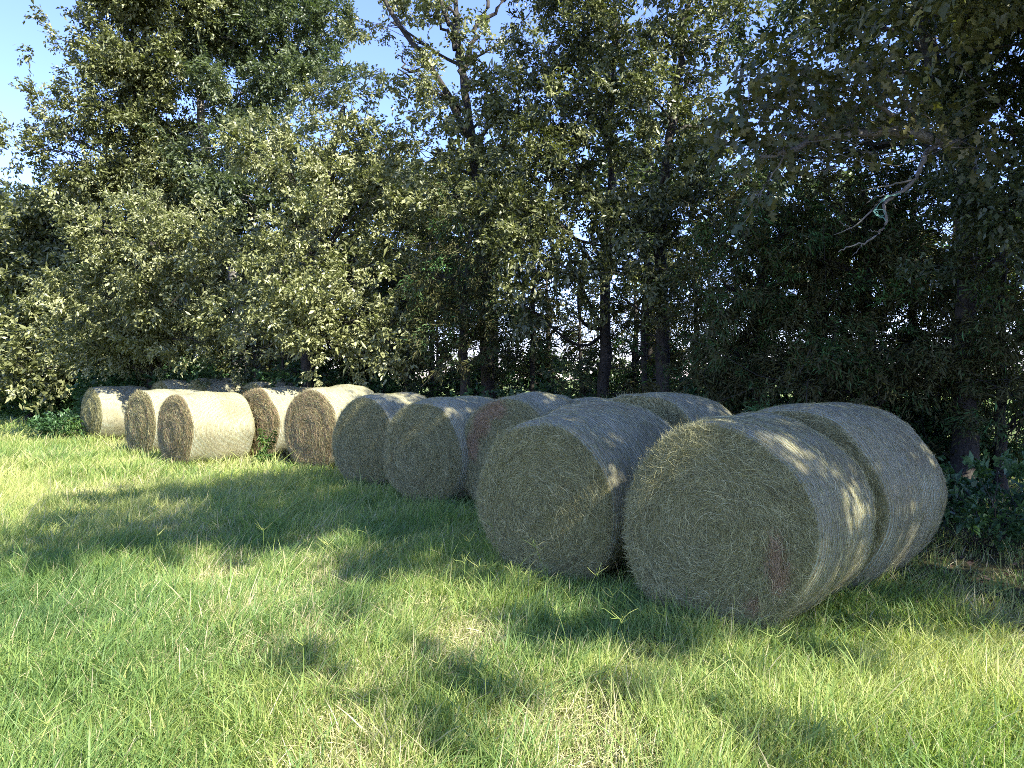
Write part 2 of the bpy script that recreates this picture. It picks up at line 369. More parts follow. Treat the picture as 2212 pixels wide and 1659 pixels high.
# (u of the near end's centre, depth, heading, radius, length, label, quality, extras)
BALES = [
 (1534, 5.50, 41, .765, 1.28, "nearest and largest round hay bale, brown patch low on its coiled end", 1.6, dict(stain_spot=[(-.50, .55, .075, .21), (-.33, .24, .05, .05)])),
 (1704, 6.47, 46, .79, 1.47, "round bale right behind the nearest one, furthest right, sun dapples on its netting", .9, dict(dz=.02)),
 (1176, 6.75, 40, .74, 1.36, "large round bale left of the nearest one, bright sun spot on its netting", 1.5, dict(rear_big=.05, tilt=3.8)),
 (1380, 8.35, 40, .80, 1.25, "round bale in the back row whose top shows between the two nearest bales", .5, dict(dz=.02)),
 (1090, 9.9, 38, .775, 1.2, "round bale half hidden behind a larger one, reddish streak down its end", .9, dict(stain_spot=[(.35, 1.15, .17, .20), (.12, 1.33, .2, .12), (.50, .86, .12, .22)])),
 (1235, 11.3, 40, .74, 1.2, "shaded round bale in the back row, only a sliver of its top visible", .3, {}),
 (907, 10.6, 38, .755, 1.25, "shaded round bale with grey green end, sun flecks on its netting, middle of the row", .9, dict(rear_big=.05)),
 (781, 12.3, 38, .75, 1.2, "shaded round bale, first in shade next to the sunlit ones", .7, dict(rear_big=.02)),
 (669, 14.4, 36, .765, 1.3, "sunlit round bale with dark brown ragged end beside the first shaded bale", .7, dict(stain=.5, dz=.05, rear_big=.05)),
 (552, 16.4, 37, .775, 1.42, "sunlit round bale standing right behind the big sunlit one, brown end in shadow", .55, dict(stain=.5, dz=.04)),
 (376, 15.5, 41, .76, 1.36, "big fully sunlit round bale seen side on at the front of the far group", .8, dict(stain=.45)),
 (300, 17.5, 40, .775, 1.4, "round bale half behind the big sunlit one, its end in grey shade", .55, dict(stain=.25)),
 (196, 21.6, 42, .77, 1.55, "leftmost round bale, leaf shadows on its sunlit side", .5, dict()),
 (345, 22.0, 42, .79, 1.2, "far back round bale with yellow lit edge beside the leftmost gap", .3, dict(dz=.13)),
 (425, 21.4, 42, .80, 1.2, "far back round bale whose shaded top peeks over the big sunlit one", .3, dict(dz=.16)),
 (545, 19.6, 42, .80, 1.2, "far back round bale whose shaded top shows left of the ragged brown ended one", .3, dict(dz=.08)),
]
BP = []
for i, (u, Z, th, rr, ln, lab, q, kw) in enumerate(BALES):
    fx, fy = face_at(u, Z); hay_bale((fx, fy), th, rr, ln, lab, 11 + i, q=q, **kw)
    BP.append((fx, fy, th, rr, ln))
# ------------------------------------------------------------------ trees
def tube(geo, pts, rad, sides=7, tint=.5, matid=0, rough=0.0, rs=None):
    pts = np.asarray(pts, float); n = len(pts); rad = np.broadcast_to(np.asarray(rad, float), (n,))
    t = np.gradient(pts, axis=0); t /= np.linalg.norm(t, axis=1, keepdims=True) + 1e-9
    up = np.array([0.31, .17, .93]); up = np.where(np.abs((t @ up))[:, None] > .9, np.array([1., .1, 0]), up)
    a = np.cross(t, up); a /= np.linalg.norm(a, axis=1, keepdims=True) + 1e-9; b = np.cross(t, a)
    an = np.linspace(0, 2 * math.pi, sides, endpoint=False)
    rr = rad[:, None] * np.ones(sides)
    if rough and rs is not None: rr = rr * (1 + rs.normal(0, rough, (n, sides)))
    V = pts[:, None] + rr[..., None] * (np.cos(an)[None, :, None] * a[:, None] + np.sin(an)[None, :, None] * b[:, None])
    idx = np.arange(n * sides).reshape(n, sides); nx_ = np.roll(idx, -1, 1)
    geo.add(V.reshape(-1, 3), np.stack([idx[:-1], nx_[:-1], nx_[1:], idx[1:]], -1).reshape(-1, 4), tint, matid)

def curve(p0, p1, rs, n=8, bend=.12, sagz=0.0):
    p0 = np.asarray(p0, float); p1 = np.asarray(p1, float); t = np.linspace(0, 1, n)[:, None]; L_ = np.linalg.norm(p1 - p0)
    off = rs.normal(0, bend * L_, 3); off2 = rs.normal(0, bend * L_ * .5, 3)
    return p0 + (p1 - p0) * t + off * (np.sin(math.pi * t)) + off2 * np.sin(2 * math.pi * t) + np.array([0, 0, sagz * L_]) * np.sin(math.pi * t)

def make_spray(rs, n, rad, ll, lw, droop=.2, flat=.55):
    """n leaves along a few twiglets that fan out from the origin along +X; returns (n,4,3)"""
    k = max(3, n // 9); tips = rs.normal(0, .55, (k, 3)); tips[:, 0] = np.abs(tips[:, 0]) + .45; tips[:, 2] *= flat
    tips /= np.linalg.norm(tips, axis=1, keepdims=True); tips *= rs.uniform(.6, 1.15, (k, 1)) * rad
    w = rs.integers(0, k, n); t = rs.uniform(.2, 1.0, n) ** .8
    p = tips[w] * t[:, None] + rs.normal(0, .03 * rad / .5, (n, 3))
    d = tips[w] / np.linalg.norm(tips[w], axis=1, keepdims=True) + rs.normal(0, .75, (n, 3)); d[:, 2] -= droop
    d /= np.linalg.norm(d, axis=1, keepdims=True)
    nn = rs.normal(0, .55, (n, 3)) + np.array([0, 0, 1.0]); s = np.cross(nn, d); s /= np.linalg.norm(s, axis=1, keepdims=True) + 1e-9
    nn = np.cross(d, s)
    L_ = ll * np.exp(rs.normal(-.08, .32, n))[:, None]; W = lw * rs.uniform(.7, 1.2, n)[:, None]; fold = W * rs.uniform(-.1, .45, n)[:, None]
    tip = p + d * L_ - nn * L_ * rs.uniform(0, .25, n)[:, None]
    m_ = p + d * L_ * .52
    return np.stack([p, m_ + s * W * .5 + nn * fold, tip, m_ - s * W * .5 + nn * fold], 1)
_sp = np.random.default_rng(99)
SPR = {
 'oak':   [make_spray(_sp, 88, .50, .103, .058) for _ in range(14)],
 'oakfar':[make_spray(_sp, 34, .62, .19, .10) for _ in range(10)],
 'cedar': [make_spray(_sp, 120, .42, .10, .022, droop=.45, flat=.8) for _ in range(10)],
 'shrub': [make_spray(_sp, 26, .22, .085, .045, droop=.1) for _ in range(8)],
}
def frames(D, rs):
    """rotation matrices whose first column follows D, third leans up"""
    x = D / (np.linalg.norm(D, axis=1, keepdims=True) + 1e-9)
    up = rs.normal(0, .25, D.shape) + np.array([0, 0, 1.0])
    y = np.cross(up, x); y /= np.linalg.norm(y, axis=1, keepdims=True) + 1e-9; z = np.cross(x, y)
    return np.stack([x, y, z], -1)
def add_sprays(geo, kind, P, D, rs, scale=1.0, tint=(.15, .85), matid=0):
    F = frames(D, rs); w = rs.integers(0, len(SPR[kind]), len(P)); base = rs.uniform(0, 1, len(P))
    for k in range(len(SPR[kind])):
        s = w == k
        if not s.any(): continue
        S = SPR[kind][k]; sc = scale * rs.uniform(.75, 1.25, s.sum())
        V = np.einsum('pij,lvj->plvi', F[s] * sc[:, None, None], S) + P[s][:, None, None]
        m_ = V.shape[0] * V.shape[1]; V = V.reshape(-1, 3); b = (np.arange(m_) * 4)[:, None]
        t = np.repeat(base[s], S.shape[0]) * .45 + rs.uniform(0, .55, m_)
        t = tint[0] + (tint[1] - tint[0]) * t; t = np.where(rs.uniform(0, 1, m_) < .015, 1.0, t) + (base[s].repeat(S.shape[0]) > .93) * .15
        i0 = geo.n
        geo.v.append(V.astype(np.float32)); geo.n += len(V); q = (i0 + b).astype(np.int32)
        geo.f[3].append(np.concatenate([q + np.array([0, 1, 2]), q + np.array([0, 2, 3])]).astype(np.int32))
        geo.t[3].append(np.tile(t, 2).astype(np.float32)); geo.m[3].append(np.full(2 * m_, matid, np.int32))

DENS = 7.5
def tree(name, label, cat, base, trunk_pts, trunk_r, lobes, seed, kind='oak', leaf=None, barkm=None, dens=1.0, group=None,
         scale=1.0, limb_from=(.35, .9), tint=(.1, .85), droopD=0.0, extra=None, twigs=True, inner=.25, name_off=False):
    """lobes: (centre xyz, radii xyz, density). Trunk and limbs are one mesh, the foliage another"""
    rs = np.random.default_rng(seed); base = np.asarray(base, float)
    root = empty(name, base); tag(root, label, cat, group)
    wood = Geo(); crown = Geo()
    tp = [np.asarray(p, float) for p in trunk_pts]
    # smooth the trunk line
    cp = np.array(tp); tt = np.linspace(0, len(cp) - 1, len(cp) * 5)
    line = np.stack([np.interp(tt, np.arange(len(cp)), cp[:, c]) for c in range(3)], -1)
    for _ in range(2): line[1:-1] = (line[:-2] + line[1:-1] * 2 + line[2:]) / 4
    line[1:-1] += rs.normal(0, trunk_r * .16, (len(line) - 2, 3)) * np.array([1, 1, 0])
    f = np.linspace(0, 1, len(line)); rad = trunk_r * (1 - .78 * f) + trunk_r * .55 * np.exp(-f * 26)
    tube(wood, line, rad, 11, rough=.05, rs=rs)
    sub_all = []
    for (c, r, d) in lobes:
        c = np.asarray(c, float); r = np.asarray(r, float)
        if not name_off: r = np.maximum(r - .30 * scale, r * .5)
        # limb from the trunk
        zt = np.clip(c[2] - .55 * np.linalg.norm((c - line[len(line) // 2])[:2]), line[0, 2] + .3 * (line[-1, 2] - line[0, 2]), line[-1, 2])
        ji = int(np.argmin(np.abs(line[:, 2] - zt))); j = line[ji]
        r0 = min(rad[ji] * .75, .035 + .028 * np.mean(r)); lb = curve(j, c, rs, 10, .09, .05)
        tube(wood, lb, np.linspace(r0, r0 * .35, 10), 6, rough=.05, rs=rs)
        area = 4 * math.pi * ((r[0] * r[1] + r[1] * r[2] + r[0] * r[2]) / 3)
        area = max(area, 2.0); ns = max(10, int(area * DENS * (1.3 if kind != "cedar" else 1.15) * d * dens)); nsub = max(5, ns // 15)
        u = rs.normal(0, 1, (nsub, 3)); u /= np.linalg.norm(u, axis=1, keepdims=True)
        rf = np.where(rs.uniform(0, 1, (nsub, 1)) < inner, rs.uniform(.2, .7, (nsub, 1)), rs.uniform(.68, 1.22, (nsub, 1)))
        sub = c + u * r * rf
        for s_ in sub:
            k = rs.integers(3, 10); b_ = curve(lb[k], s_, rs, 6, .12, .02)
            tube(wood, b_, np.linspace(max(.012, r0 * .3), .006, 6), 4)
        which = rs.integers(0, nsub, ns); P = sub[which] + rs.normal(0, 1, (ns, 3)) * np.array([.36, .36, .24]) * scale * rs.uniform(.6, 1.3, (nsub, 1))[which]
        D = (P - c) / r + rs.normal(0, .5, (ns, 3)); D[:, 2] = D[:, 2] * .5 - droopD
        add_sprays(crown, kind, P, D, rs, scale, tint)
        if twigs:
            for i_ in rs.choice(ns, min(ns, nsub), replace=False):
                tube(wood, curve(sub[which[i_]], P[i_] + D[i_] * .2 * scale, rs, 4, .1), [.007, .006, .004, .003], 3)
    if extra: extra(wood, crown, rs)
    wood.build("trunk", barkm or M_bark, root, smooth=True, origin=base)
    crown.build("crown", leaf or M_oak, root, origin=base)
    return root

def lob(spec):
    """(u, v, Z, ru, rv[, density]) in picture pixels -> world ellipsoid"""
    out = []
    for s in spec:
        u, v, Z, ru, rv = s[:5]; d = s[5] if len(s) > 5 else 1.0
        rx = ru * Z / FPX; rz = rv * Z / FPX; out.append((px(u, v, Z), (rx, (rx + rz) / 2, rz), d))
    return out
def gp(u, Z):
    x = (u - 1106.0) / FPX * Z; return np.array([x, Z, float(ground_z(x, Z)) - .03])
def trunk_line(u0, Z, ups):
    """ups: (u, v) points of the trunk at depth Z"""
    return [gp(u0, Z)] + [px(u, v, Z) for u, v in ups]

TREES_IN_ROW = "trees of the row behind the bales"
tree("oak_tree", "tall oak at the left end whose crown stands against open blue sky", "tree", gp(330, 26.5), trunk_line(330, 26.5, [(335, 500), (300, 250), (290, 40), (300, -120)]), .24,
     lob([(270, 40, 26, 110, 80), (185, 90, 26, 45, 55, .8), (340, 160, 26, 110, 90), (235, 200, 26, 100, 60), (115, 262, 25.5, 60, 24, .7), (55, 318, 25.5, 26, 16, .5), (180, 330, 26, 80, 40, .8), (300, 310, 26.5, 120, 70),
          (420, 40, 26, 90, 80), (240, 400, 26, 120, 50), (350, 400, 27, 120, 60), (290, -90, 26, 130, 80), (400, -80, 26, 110, 90)]), 1, kind='oak', scale=1.25)
tree("oak_tree", "low olive green tree at the left edge beneath the tall oak", "tree", gp(70, 32), trunk_line(70, 32, [(70, 650), (80, 480)]), .22,
     lob([(75, 465, 32, 55, 35), (30, 510, 31, 70, 45), (130, 480, 31, 100, 60), (100, 580, 30, 120, 70), (0, 620, 31, 90, 80), (190, 600, 29, 100, 60), (60, 710, 29, 120, 60), (170, 720, 28, 110, 60), (0, 770, 28, 80, 50), (130, 800, 27, 110, 35)]), 2, kind='oakfar', scale=1.15, leaf=M_oak)
tree("oak_tree", "pale distant tree cut off by the left edge of the view", "tree", gp(-40, 47), trunk_line(-40, 47, [(-40, 600), (-35, 420)]), .25,
     lob([(-25, 440, 46, 45, 45), (-20, 520, 45, 60, 60), (-30, 620, 44, 70, 70), (-20, 720, 44, 80, 80), (-20, 800, 44, 80, 50)]), 3, kind='oakfar', scale=1.2, leaf=M_oakg)
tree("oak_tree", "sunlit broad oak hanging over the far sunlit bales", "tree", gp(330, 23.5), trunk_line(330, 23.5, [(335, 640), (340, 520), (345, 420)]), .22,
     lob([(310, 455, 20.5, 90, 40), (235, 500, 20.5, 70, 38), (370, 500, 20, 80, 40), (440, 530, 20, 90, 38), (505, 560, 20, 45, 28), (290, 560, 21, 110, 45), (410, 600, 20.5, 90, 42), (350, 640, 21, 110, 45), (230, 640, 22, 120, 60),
          (500, 690, 20.5, 80, 40), (440, 740, 20.5, 70, 28), (330, 740, 22, 130, 50), (200, 740, 23, 130, 50), (560, 620, 21, 50, 40, .7)]), 4, scale=1.0, dens=1.15, tint=(.3, 1.0))  # paler leaf tints paint extra sunlight into this crown
tree("oak_tree", "tall grey green oak with thin bare twigs showing, left of centre", "tree", gp(520, 27), trunk_line(520, 27, [(515, 600), (440, 300), (430, 80), (430, -100)]), .24,
     lob([(450, 110, 27, 70, 80, .7), (540, 60, 27, 90, 80, .8), (640, 70, 27, 90, 80, .8), (520, 200, 26, 110, 70, .7), (640, 190, 26, 90, 70, .8), (480, 320, 25, 100, 60, .9), (580, 300, 25, 90, 60, .7), (720, 60, 27, 60, 80, .7), (700, 170, 26, 60, 60, .8), (560, -50, 27, 200, 70, .7), (560, 430, 25, 110, 60)]), 5, scale=1.2, leaf=M_oakg, barkm=M_barkg)
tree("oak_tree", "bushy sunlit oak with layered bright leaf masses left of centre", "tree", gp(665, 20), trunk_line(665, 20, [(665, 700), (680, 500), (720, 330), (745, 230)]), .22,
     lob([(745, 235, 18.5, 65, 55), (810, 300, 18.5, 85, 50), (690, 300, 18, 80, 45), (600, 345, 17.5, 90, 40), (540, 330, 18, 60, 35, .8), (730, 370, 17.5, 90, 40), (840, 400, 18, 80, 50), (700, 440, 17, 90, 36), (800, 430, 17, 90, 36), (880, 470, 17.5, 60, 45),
          (640, 480, 17.5, 80, 40, .8), (850, 540, 17.5, 70, 50, .8), (630, 560, 17, 50, 34), (610, 610, 17, 45, 34, .9), (790, 610, 17, 80, 36), (690, 675, 16.5, 70, 42), (770, 690, 16.5, 80, 50), (710, 740, 16.5, 90, 36), (640, 660, 17, 50, 40), (840, 740, 16.5, 50, 34), (600, 720, 17, 50, 32), (550, 700, 18, 60, 40, .8)]), 6, scale=.95, dens=1.2, tint=(.3, 1.0))  # raised leaf tint puts sun brightness into the colour of these leaf masses
def open_fork(wood, crown, rs):
    for pts, r in (([(1030, 330), (985, 240), (900, 100), (850, 30), (820, -30)], .095), ([(1000, 200), (1015, 110), (1040, 40), (1065, -40)], .085), ([(985, 110), (970, 40), (930, -40)], .08), ([(935, 150), (880, 150), (860, 120)], .04), ([(1005, 130), (960, 60), (940, 30)], .05), ([(1030, 60), (1090, 10), (1100, -40)], .05)):
        P = np.array([px(u, v, 17.0) for u, v in pts]); t = np.linspace(0, len(P) - 1, 14)
        L_ = np.stack([np.interp(t, np.arange(len(P)), P[:, c]) for c in range(3)], -1); L_[1:-1] += rs.normal(0, .05, (12, 3))
        tube(wood, L_, np.linspace(r, r * .35, 14), 8, rough=.06, rs=rs)
tree("oak_tree", "open crowned oak with crooked bare limbs against the sky, top centre", "tree", gp(1062, 17.5), trunk_line(1062, 17.2, [(1045, 600), (1035, 400), (1010, 220), (990, 110), (985, 0), (975, -120)]), .15,
     lob([(860, 150, 17, 50, 45, .8), (1120, 210, 16.2, 40, 60, .8), (845, 50, 17, 60, 45, .6), (930, 200, 17, 50, 35, .4), (1080, 190, 16.5, 50, 45, .9), (1050, 265, 16.5, 60, 45), (1100, 300, 16.5, 50, 40, .9), (1085, 90, 16.8, 50, 50, .6), (1010, 330, 16.5, 60, 45, .8), (930, 330, 17.2, 60, 45, .6), (960, 10, 17, 60, 40, .4), (900, -60, 17, 120, 50, .5), (1060, -70, 17, 90, 60, .6), (1000, 430, 16.5, 70, 50, .9)]), 7, scale=.95, extra=open_fork, inner=.1, tint=(.2, .95))
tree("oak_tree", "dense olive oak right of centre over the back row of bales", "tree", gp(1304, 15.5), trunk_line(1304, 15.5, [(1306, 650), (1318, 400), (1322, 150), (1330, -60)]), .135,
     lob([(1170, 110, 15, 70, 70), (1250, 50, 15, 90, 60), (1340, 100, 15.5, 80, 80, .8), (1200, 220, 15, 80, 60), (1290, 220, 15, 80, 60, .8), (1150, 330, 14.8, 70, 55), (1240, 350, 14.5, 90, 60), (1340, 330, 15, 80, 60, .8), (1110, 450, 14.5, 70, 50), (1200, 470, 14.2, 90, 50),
          (1300, 470, 14.3, 80, 50, .8), (1160, 570, 14, 70, 50, .9), (1250, 590, 14, 70, 34, .6), (1130, 660, 14, 50, 40, .5), (1240, -50, 15, 150, 60)]), 8, scale=.88, tint=(.0, .68), dens=1.5)  # lowered leaf tint paints in part of the shade on this crown
tree("oak_tree", "olive oak with low forking branches between the dense oak and the big right trunk", "tree", gp(1436, 14.2), trunk_line(1436, 14.2, [(1432, 700), (1425, 480), (1450, 280), (1470, 100), (1500, -60)]), .145,
     lob([(1430, 70, 14, 70, 70, .7), (1520, 60, 14, 80, 60, .55), (1480, 190, 14, 80, 50, .6), (1410, 220, 13.8, 60, 60, .8), (1540, 250, 14, 60, 60, .5), (1430, 350, 13.6, 90, 50, .8), (1520, 380, 13.6, 60, 50, .6), (1390, 450, 13.4, 80, 50, .8), (1490, 480, 13.4, 70, 50, .6), (1400, 590, 13.2, 70, 34, .6), (1340, 640, 13.4, 60, 30, .4), (1600, 40, 14.5, 80, 60, .6), (1480, -60, 14, 150, 60, .6)]), 9, scale=.9, tint=(.0, .8), dens=1.7)

# the big oak at the right with its fork, and the pale limb with broad leaves that reaches towards the camera
def big_fork(wood, crown, rs):
    P = np.array([px(u, v, 10.4) for u, v in [(2070, 330), (2025, 200), (2005, 100), (1985, 20), (1960, -80)]]); t = np.linspace(0, 4, 16)
    L_ = np.stack([np.interp(t, np.arange(5), P[:, c]) for c in range(3)], -1)
    tube(wood, L_, np.linspace(.115, .07, 16), 9, rough=.05, rs=rs)
right_base = gp(2083, 10.5)
big = tree("oak_tree", "big dark trunked oak at the right edge, forking high up", "tree", right_base, trunk_line(2083, 10.5, [(2086, 800), (2085, 500), (2085, 330), (2095, 150), (2105, 0), (2110, -150)]), .165,
     lob([(1930, 60, 11.5, 90, 60, .6), (1780, 50, 12, 100, 60, .6), (1690, 130, 12, 60, 60, .5), (1850, 160, 12, 80, 50, .6), (2020, 130, 11.5, 70, 70, .5), (2170, 120, 9.8, 60, 80, .8), (2180, 280, 9.4, 55, 80, 1), (2200, 420, 9.4, 45, 70, 1), (2195, 180, 9.6, 45, 110, 1.2), (2130, 200, 10.2, 45, 90, .9), (2060, 400, 11.5, 60, 60, .6), (2150, 420, 10, 50, 60, .8), (2040, 20, 11, 90, 60, .5), (2160, 560, 9.8, 50, 50, .7), (1900, -60, 11, 260, 60, .6), (2150, -40, 10, 90, 60, .8),
          (1980, 320, 12, 90, 50, .6), (1800, 300, 12.4, 90, 60, .6), (1660, 300, 12.6, 80, 60, .6)]), 10, scale=.8, leaf=M_oakg, extra=big_fork, dens=1.7)

def broad_leaves(geo, P, D, rs, size=.15):
    """lobed oak leaves, each a small fan of triangles round a midrib"""
    out = [(0, 0), (.12, .10), (.30, .07), (.36, .26), (.52, .36), (.55, .16), (.70, .14), (.80, .24), (.88, .12), (1.0, 0)]
    o2 = np.array(out + [(x, -y) for x, y in out[-2:0:-1]]); n = len(P); F = frames(D, rs)
    ang = rs.normal(0, .9, n); sc = size * rs.uniform(.65, 1.15, n); m_ = len(o2)
    loc = np.zeros((n, m_ + 1, 3)); loc[:, :m_, 0] = o2[:, 0]; loc[:, :m_, 1] = o2[:, 1]; loc[:, :m_, 2] = np.abs(o2[:, 1]) * rs.uniform(-.2, .5, (n, 1)) - o2[:, 0] ** 2 * rs.uniform(0, .35, (n, 1))
    loc[:, m_, 0] = .5
    ca, sa = np.cos(ang)[:, None], np.sin(ang)[:, None]; y = loc[..., 1] * ca - loc[..., 2] * sa; z = loc[..., 1] * sa + loc[..., 2] * ca
    loc[..., 1] = y; loc[..., 2] = z
    V = np.einsum('nij,nvj->nvi', F, loc * sc[:, None, None]) + P[:, None]
    k = np.arange(m_); tri = np.stack([np.full(m_, m_), k, (k + 1) % m_], -1)
    Fc = (np.arange(n) * (m_ + 1))[:, None, None] + tri[None]
    geo.add(V.reshape(-1, 3), Fc.reshape(-1, 3), np.repeat(rs.uniform(0, 1, n), m_))

def poly(pts, n, rs, jit=.01):
    P = np.array(pts, float); t = np.linspace(0, len(P) - 1, n)
    L_ = np.stack([np.interp(t, np.arange(len(P)), P[:, c]) for c in range(3)], -1)
    for _ in range(2): L_[1:-1] = (L_[:-2] + 2 * L_[1:-1] + L_[2:]) / 4
    L_[1:-1] += rs.normal(0, jit, (n - 2, 3)); return L_
rs = np.random.default_rng(321)
lg = Geo(); cg = Geo()
main = poly([px(2086, 300, 10.4), px(2060, 318, 9.4), px(2010, 300, 8.0), px(1940, 283, 7.6), px(1850, 288, 7.4), px(1760, 300, 7.2), px(1700, 330, 7.1), px(1640, 340, 7.0)], 30, rs)
tube(lg, main, np.linspace(.072, .016, 30), 8, rough=.1, rs=rs)
for pts, r in (([px(1935, 283, 7.6), px(1925, 245, 7.5), px(1870, 215, 7.4), px(1830, 195, 7.3), px(1780, 190, 7.1)], .03), ([px(1800, 292, 7.3), px(1750, 250, 7.1), px(1680, 230, 7.0), px(1600, 215, 6.9)], .018),
               ([px(1760, 300, 7.2), px(1690, 290, 7.0), px(1600, 300, 6.9), px(1560, 320, 6.9)], .014), ([px(1700, 330, 7.1), px(1650, 400, 7.0), px(1630, 450, 7.0)], .010), ([px(1985, 300, 7.9), px(1960, 230, 7.6), px(1900, 150, 7.3), px(1830, 120, 7.2)], .022),
               ([px(1880, 330, 7.4), px(1840, 360, 7.4), px(1770, 370, 7.3)], .01)):
    L_ = poly(pts, 16, rs); tube(lg, L_, np.linspace(r, .004, 16), 6, rough=.1, rs=rs)
    k = int(len(pts) * 16)
cl = lob([(1610, 240, 6.9, 60, 50), (1570, 310, 6.9, 40, 40), (1700, 200, 7.0, 70, 45), (1790, 170, 7.1, 70, 45), (1660, 310, 7.0, 60, 40), (1760, 280, 7.2, 60, 40), (1850, 230, 7.3, 60, 50), (1640, 420, 7.0, 28, 45, .8), (1900, 160, 7.3, 60, 50), (1960, 240, 7.6, 60, 50, .8), (1860, 330, 7.4, 50, 25, .6), (2060, 250, 8.0, 60, 60, .6), (2120, 330, 8.0, 50, 40, .6), (1740, 350, 7.2, 40, 20, .7), (1600, 150, 7.0, 40, 40, .6)])
for c, r, d in cl:
    n = int(95 * d * (r[0] * r[2]) / .05 ** 1 * .9); n = min(max(n, 20), 130)
    u = rs.normal(0, .5, (n, 3)); P = c + u * np.array(r) * 1.1; D = u + rs.normal(0, .6, (n, 3)); D[:, 2] -= .45
    broad_leaves(cg, P, D, rs)
    for i in range(7):
        tgt = P[rs.integers(0, n)]; src = main[rs.integers(8, 30)] if rs.uniform() < .3 else c
        tube(lg, curve(src, tgt, rs, 5, .1), [.006, .005, .004, .003, .002], 4)
o = lg.build("limb", M_barkg, big, smooth=True, origin=right_base); o["label"] = "pale lichen covered limb reaching forward"
o = cg.build("broad_leaves", M_oakbig, big, origin=right_base); o["label"] = "broad lobed yellow green leaves of the near limb"
dg = Geo()
dl = poly([px(2030, 312, 8.5), px(2000, 325, 8.1), px(1990, 360, 8.0), px(1975, 392, 7.95), px(1940, 420, 7.9), px(1905, 438, 7.9), px(1915, 470, 7.9), px(1905, 498, 7.9), px(1870, 525, 7.9), px(1835, 532, 7.9), px(1810, 545, 7.9)], 44, rs, .006)
tube(dg, dl, np.linspace(.029, .004, 44), 7, rough=.12, rs=rs)
for pts, r in (([px(1975, 388, 7.95), px(1920, 402, 7.9), px(1860, 412, 7.9)], .013), ([px(1945, 416, 7.9), px(1900, 430, 7.85), px(1880, 460, 7.8), px(1840, 495, 7.8), px(1800, 508, 7.8)], .014), ([px(1930, 420, 7.9), px(1890, 425, 7.9), px(1870, 440, 7.9)], .008),
               ([px(1862, 526, 7.9), px(1850, 545, 7.9), px(1840, 552, 7.9)], .006), ([px(1905, 498, 7.9), px(1885, 500, 7.9), px(1875, 498, 7.9)], .005), ([px(1840, 495, 7.8), px(1820, 485, 7.8), px(1812, 478, 7.8)], .004), ([px(1930, 440, 7.9), px(1935, 452, 7.9)], .006)):
    L_ = poly(pts, 12, rs, .005); tube(dg, L_, np.linspace(r, .003, 12), 5, rough=.1, rs=rs)
o = dg.build("dead_branch", M_dead, big, smooth=True, origin=right_base); o["label"] = "bleached crooked dead branch hanging down"
# green twine caught on the dead branch
M_twine, nt_, out_ = mat("green_twine"); p_ = N(nt_, "ShaderNodeBsdfPrincipled", i_Roughness=.5); p_.inputs["Base Color"].default_value = (.16, .36, .30, 1); nt_.links.new(p_.outputs[0], out_.inputs[0])
tg = Geo(); t0 = px(1895, 455, 7.85)
for k in range(3):
    L_ = poly([px(1945, 418, 7.86), px(1915 - 4 * k, 426, 7.84), px(1893 - 3 * k, 445 + 3 * k, 7.82), px(1885 + 5 * k, 462, 7.82), px(1905, 470, 7.84), px(1912, 478, 7.86)], 18, rs, .006); tube(tg, L_, .0035, 5)
L_ = poly([px(1886, 455, 7.82), px(1905, 452, 7.82), px(1914, 462, 7.84), px(1902, 470, 7.82), px(1888, 464, 7.82), px(1886, 455, 7.82)], 20, rs, .004); tube(tg, L_, .004, 5)
tag(tg.build("twine", M_twine, origin=t0, smooth=True), "loop of green twine tangled round the hanging dead branch", "twine").location = tuple(t0)

# cedars
def cedar(label, u0, Z, r, ups, spec, seed, extra=None):
    return tree("cedar_tree", label, "cedar", gp(u0, Z), trunk_line(u0, Z, ups), r, lob(spec), seed, kind='cedar', leaf=M_cedar, scale=1.0, droopD=.35, dens=1.25, tint=(0, .95), extra=extra, inner=.4)
cedar("shaggy dark cedar left of the dense olive oak, centre of the row", 1010, 16.2, .12, [(1000, 700), (1010, 560), (1020, 480)],
      [(1010, 540, 15.8, 50, 50), (975, 600, 15.6, 45, 50), (1050, 590, 15.6, 50, 55), (1010, 680, 15.5, 60, 50), (960, 690, 15.6, 35, 45), (1070, 690, 15.5, 50, 50, .8), (1000, 470, 16, 30, 40), (1090, 760, 15.5, 30, 30, .5), (1000, 750, 15.6, 50, 30, .6)], 21)
cedar("dark cedar with bright green tips rising behind the two nearest bales", 1640, 12.4, .12, [(1640, 700), (1650, 500), (1660, 380)],
      [(1660, 420, 12, 70, 50), (1600, 500, 12, 60, 50), (1700, 500, 12, 70, 55), (1560, 600, 11.8, 60, 55), (1640, 600, 11.8, 70, 55), (1550, 680, 11.8, 50, 50), (1620, 720, 11.8, 60, 60), (1700, 620, 11.9, 50, 50), (1600, 800, 11.6, 70, 50), (1680, 800, 11.8, 60, 45, .8), (1540, 790, 12, 45, 45, .7)], 22)
def crook(wood, crown, rs):
    for pts in ([(1878, 700), (1840, 668), (1790, 655), (1740, 668)], [(1880, 690), (1920, 655), (1970, 640)]):
        L_ = poly([px(u, v, 11.9) for u, v in pts], 12, rs, .02); tube(wood, L_, np.linspace(.05, .02, 12), 6)
cedar("dark cedar with two arching boughs, left of the big right trunk", 1878, 12, .13, [(1878, 720), (1870, 560), (1860, 400)],
      [(1850, 400, 12, 90, 50), (1780, 450, 12, 80, 50), (1930, 450, 12, 70, 60), (1850, 500, 11.8, 80, 50), (1760, 550, 11.8, 70, 45), (1930, 560, 11.8, 70, 50), (1850, 600, 11.7, 70, 40), (1990, 520, 12, 50, 60), (1980, 640, 11.6, 50, 50, .7), (1790, 640, 11.8, 50, 30, .6)], 23, extra=crook)
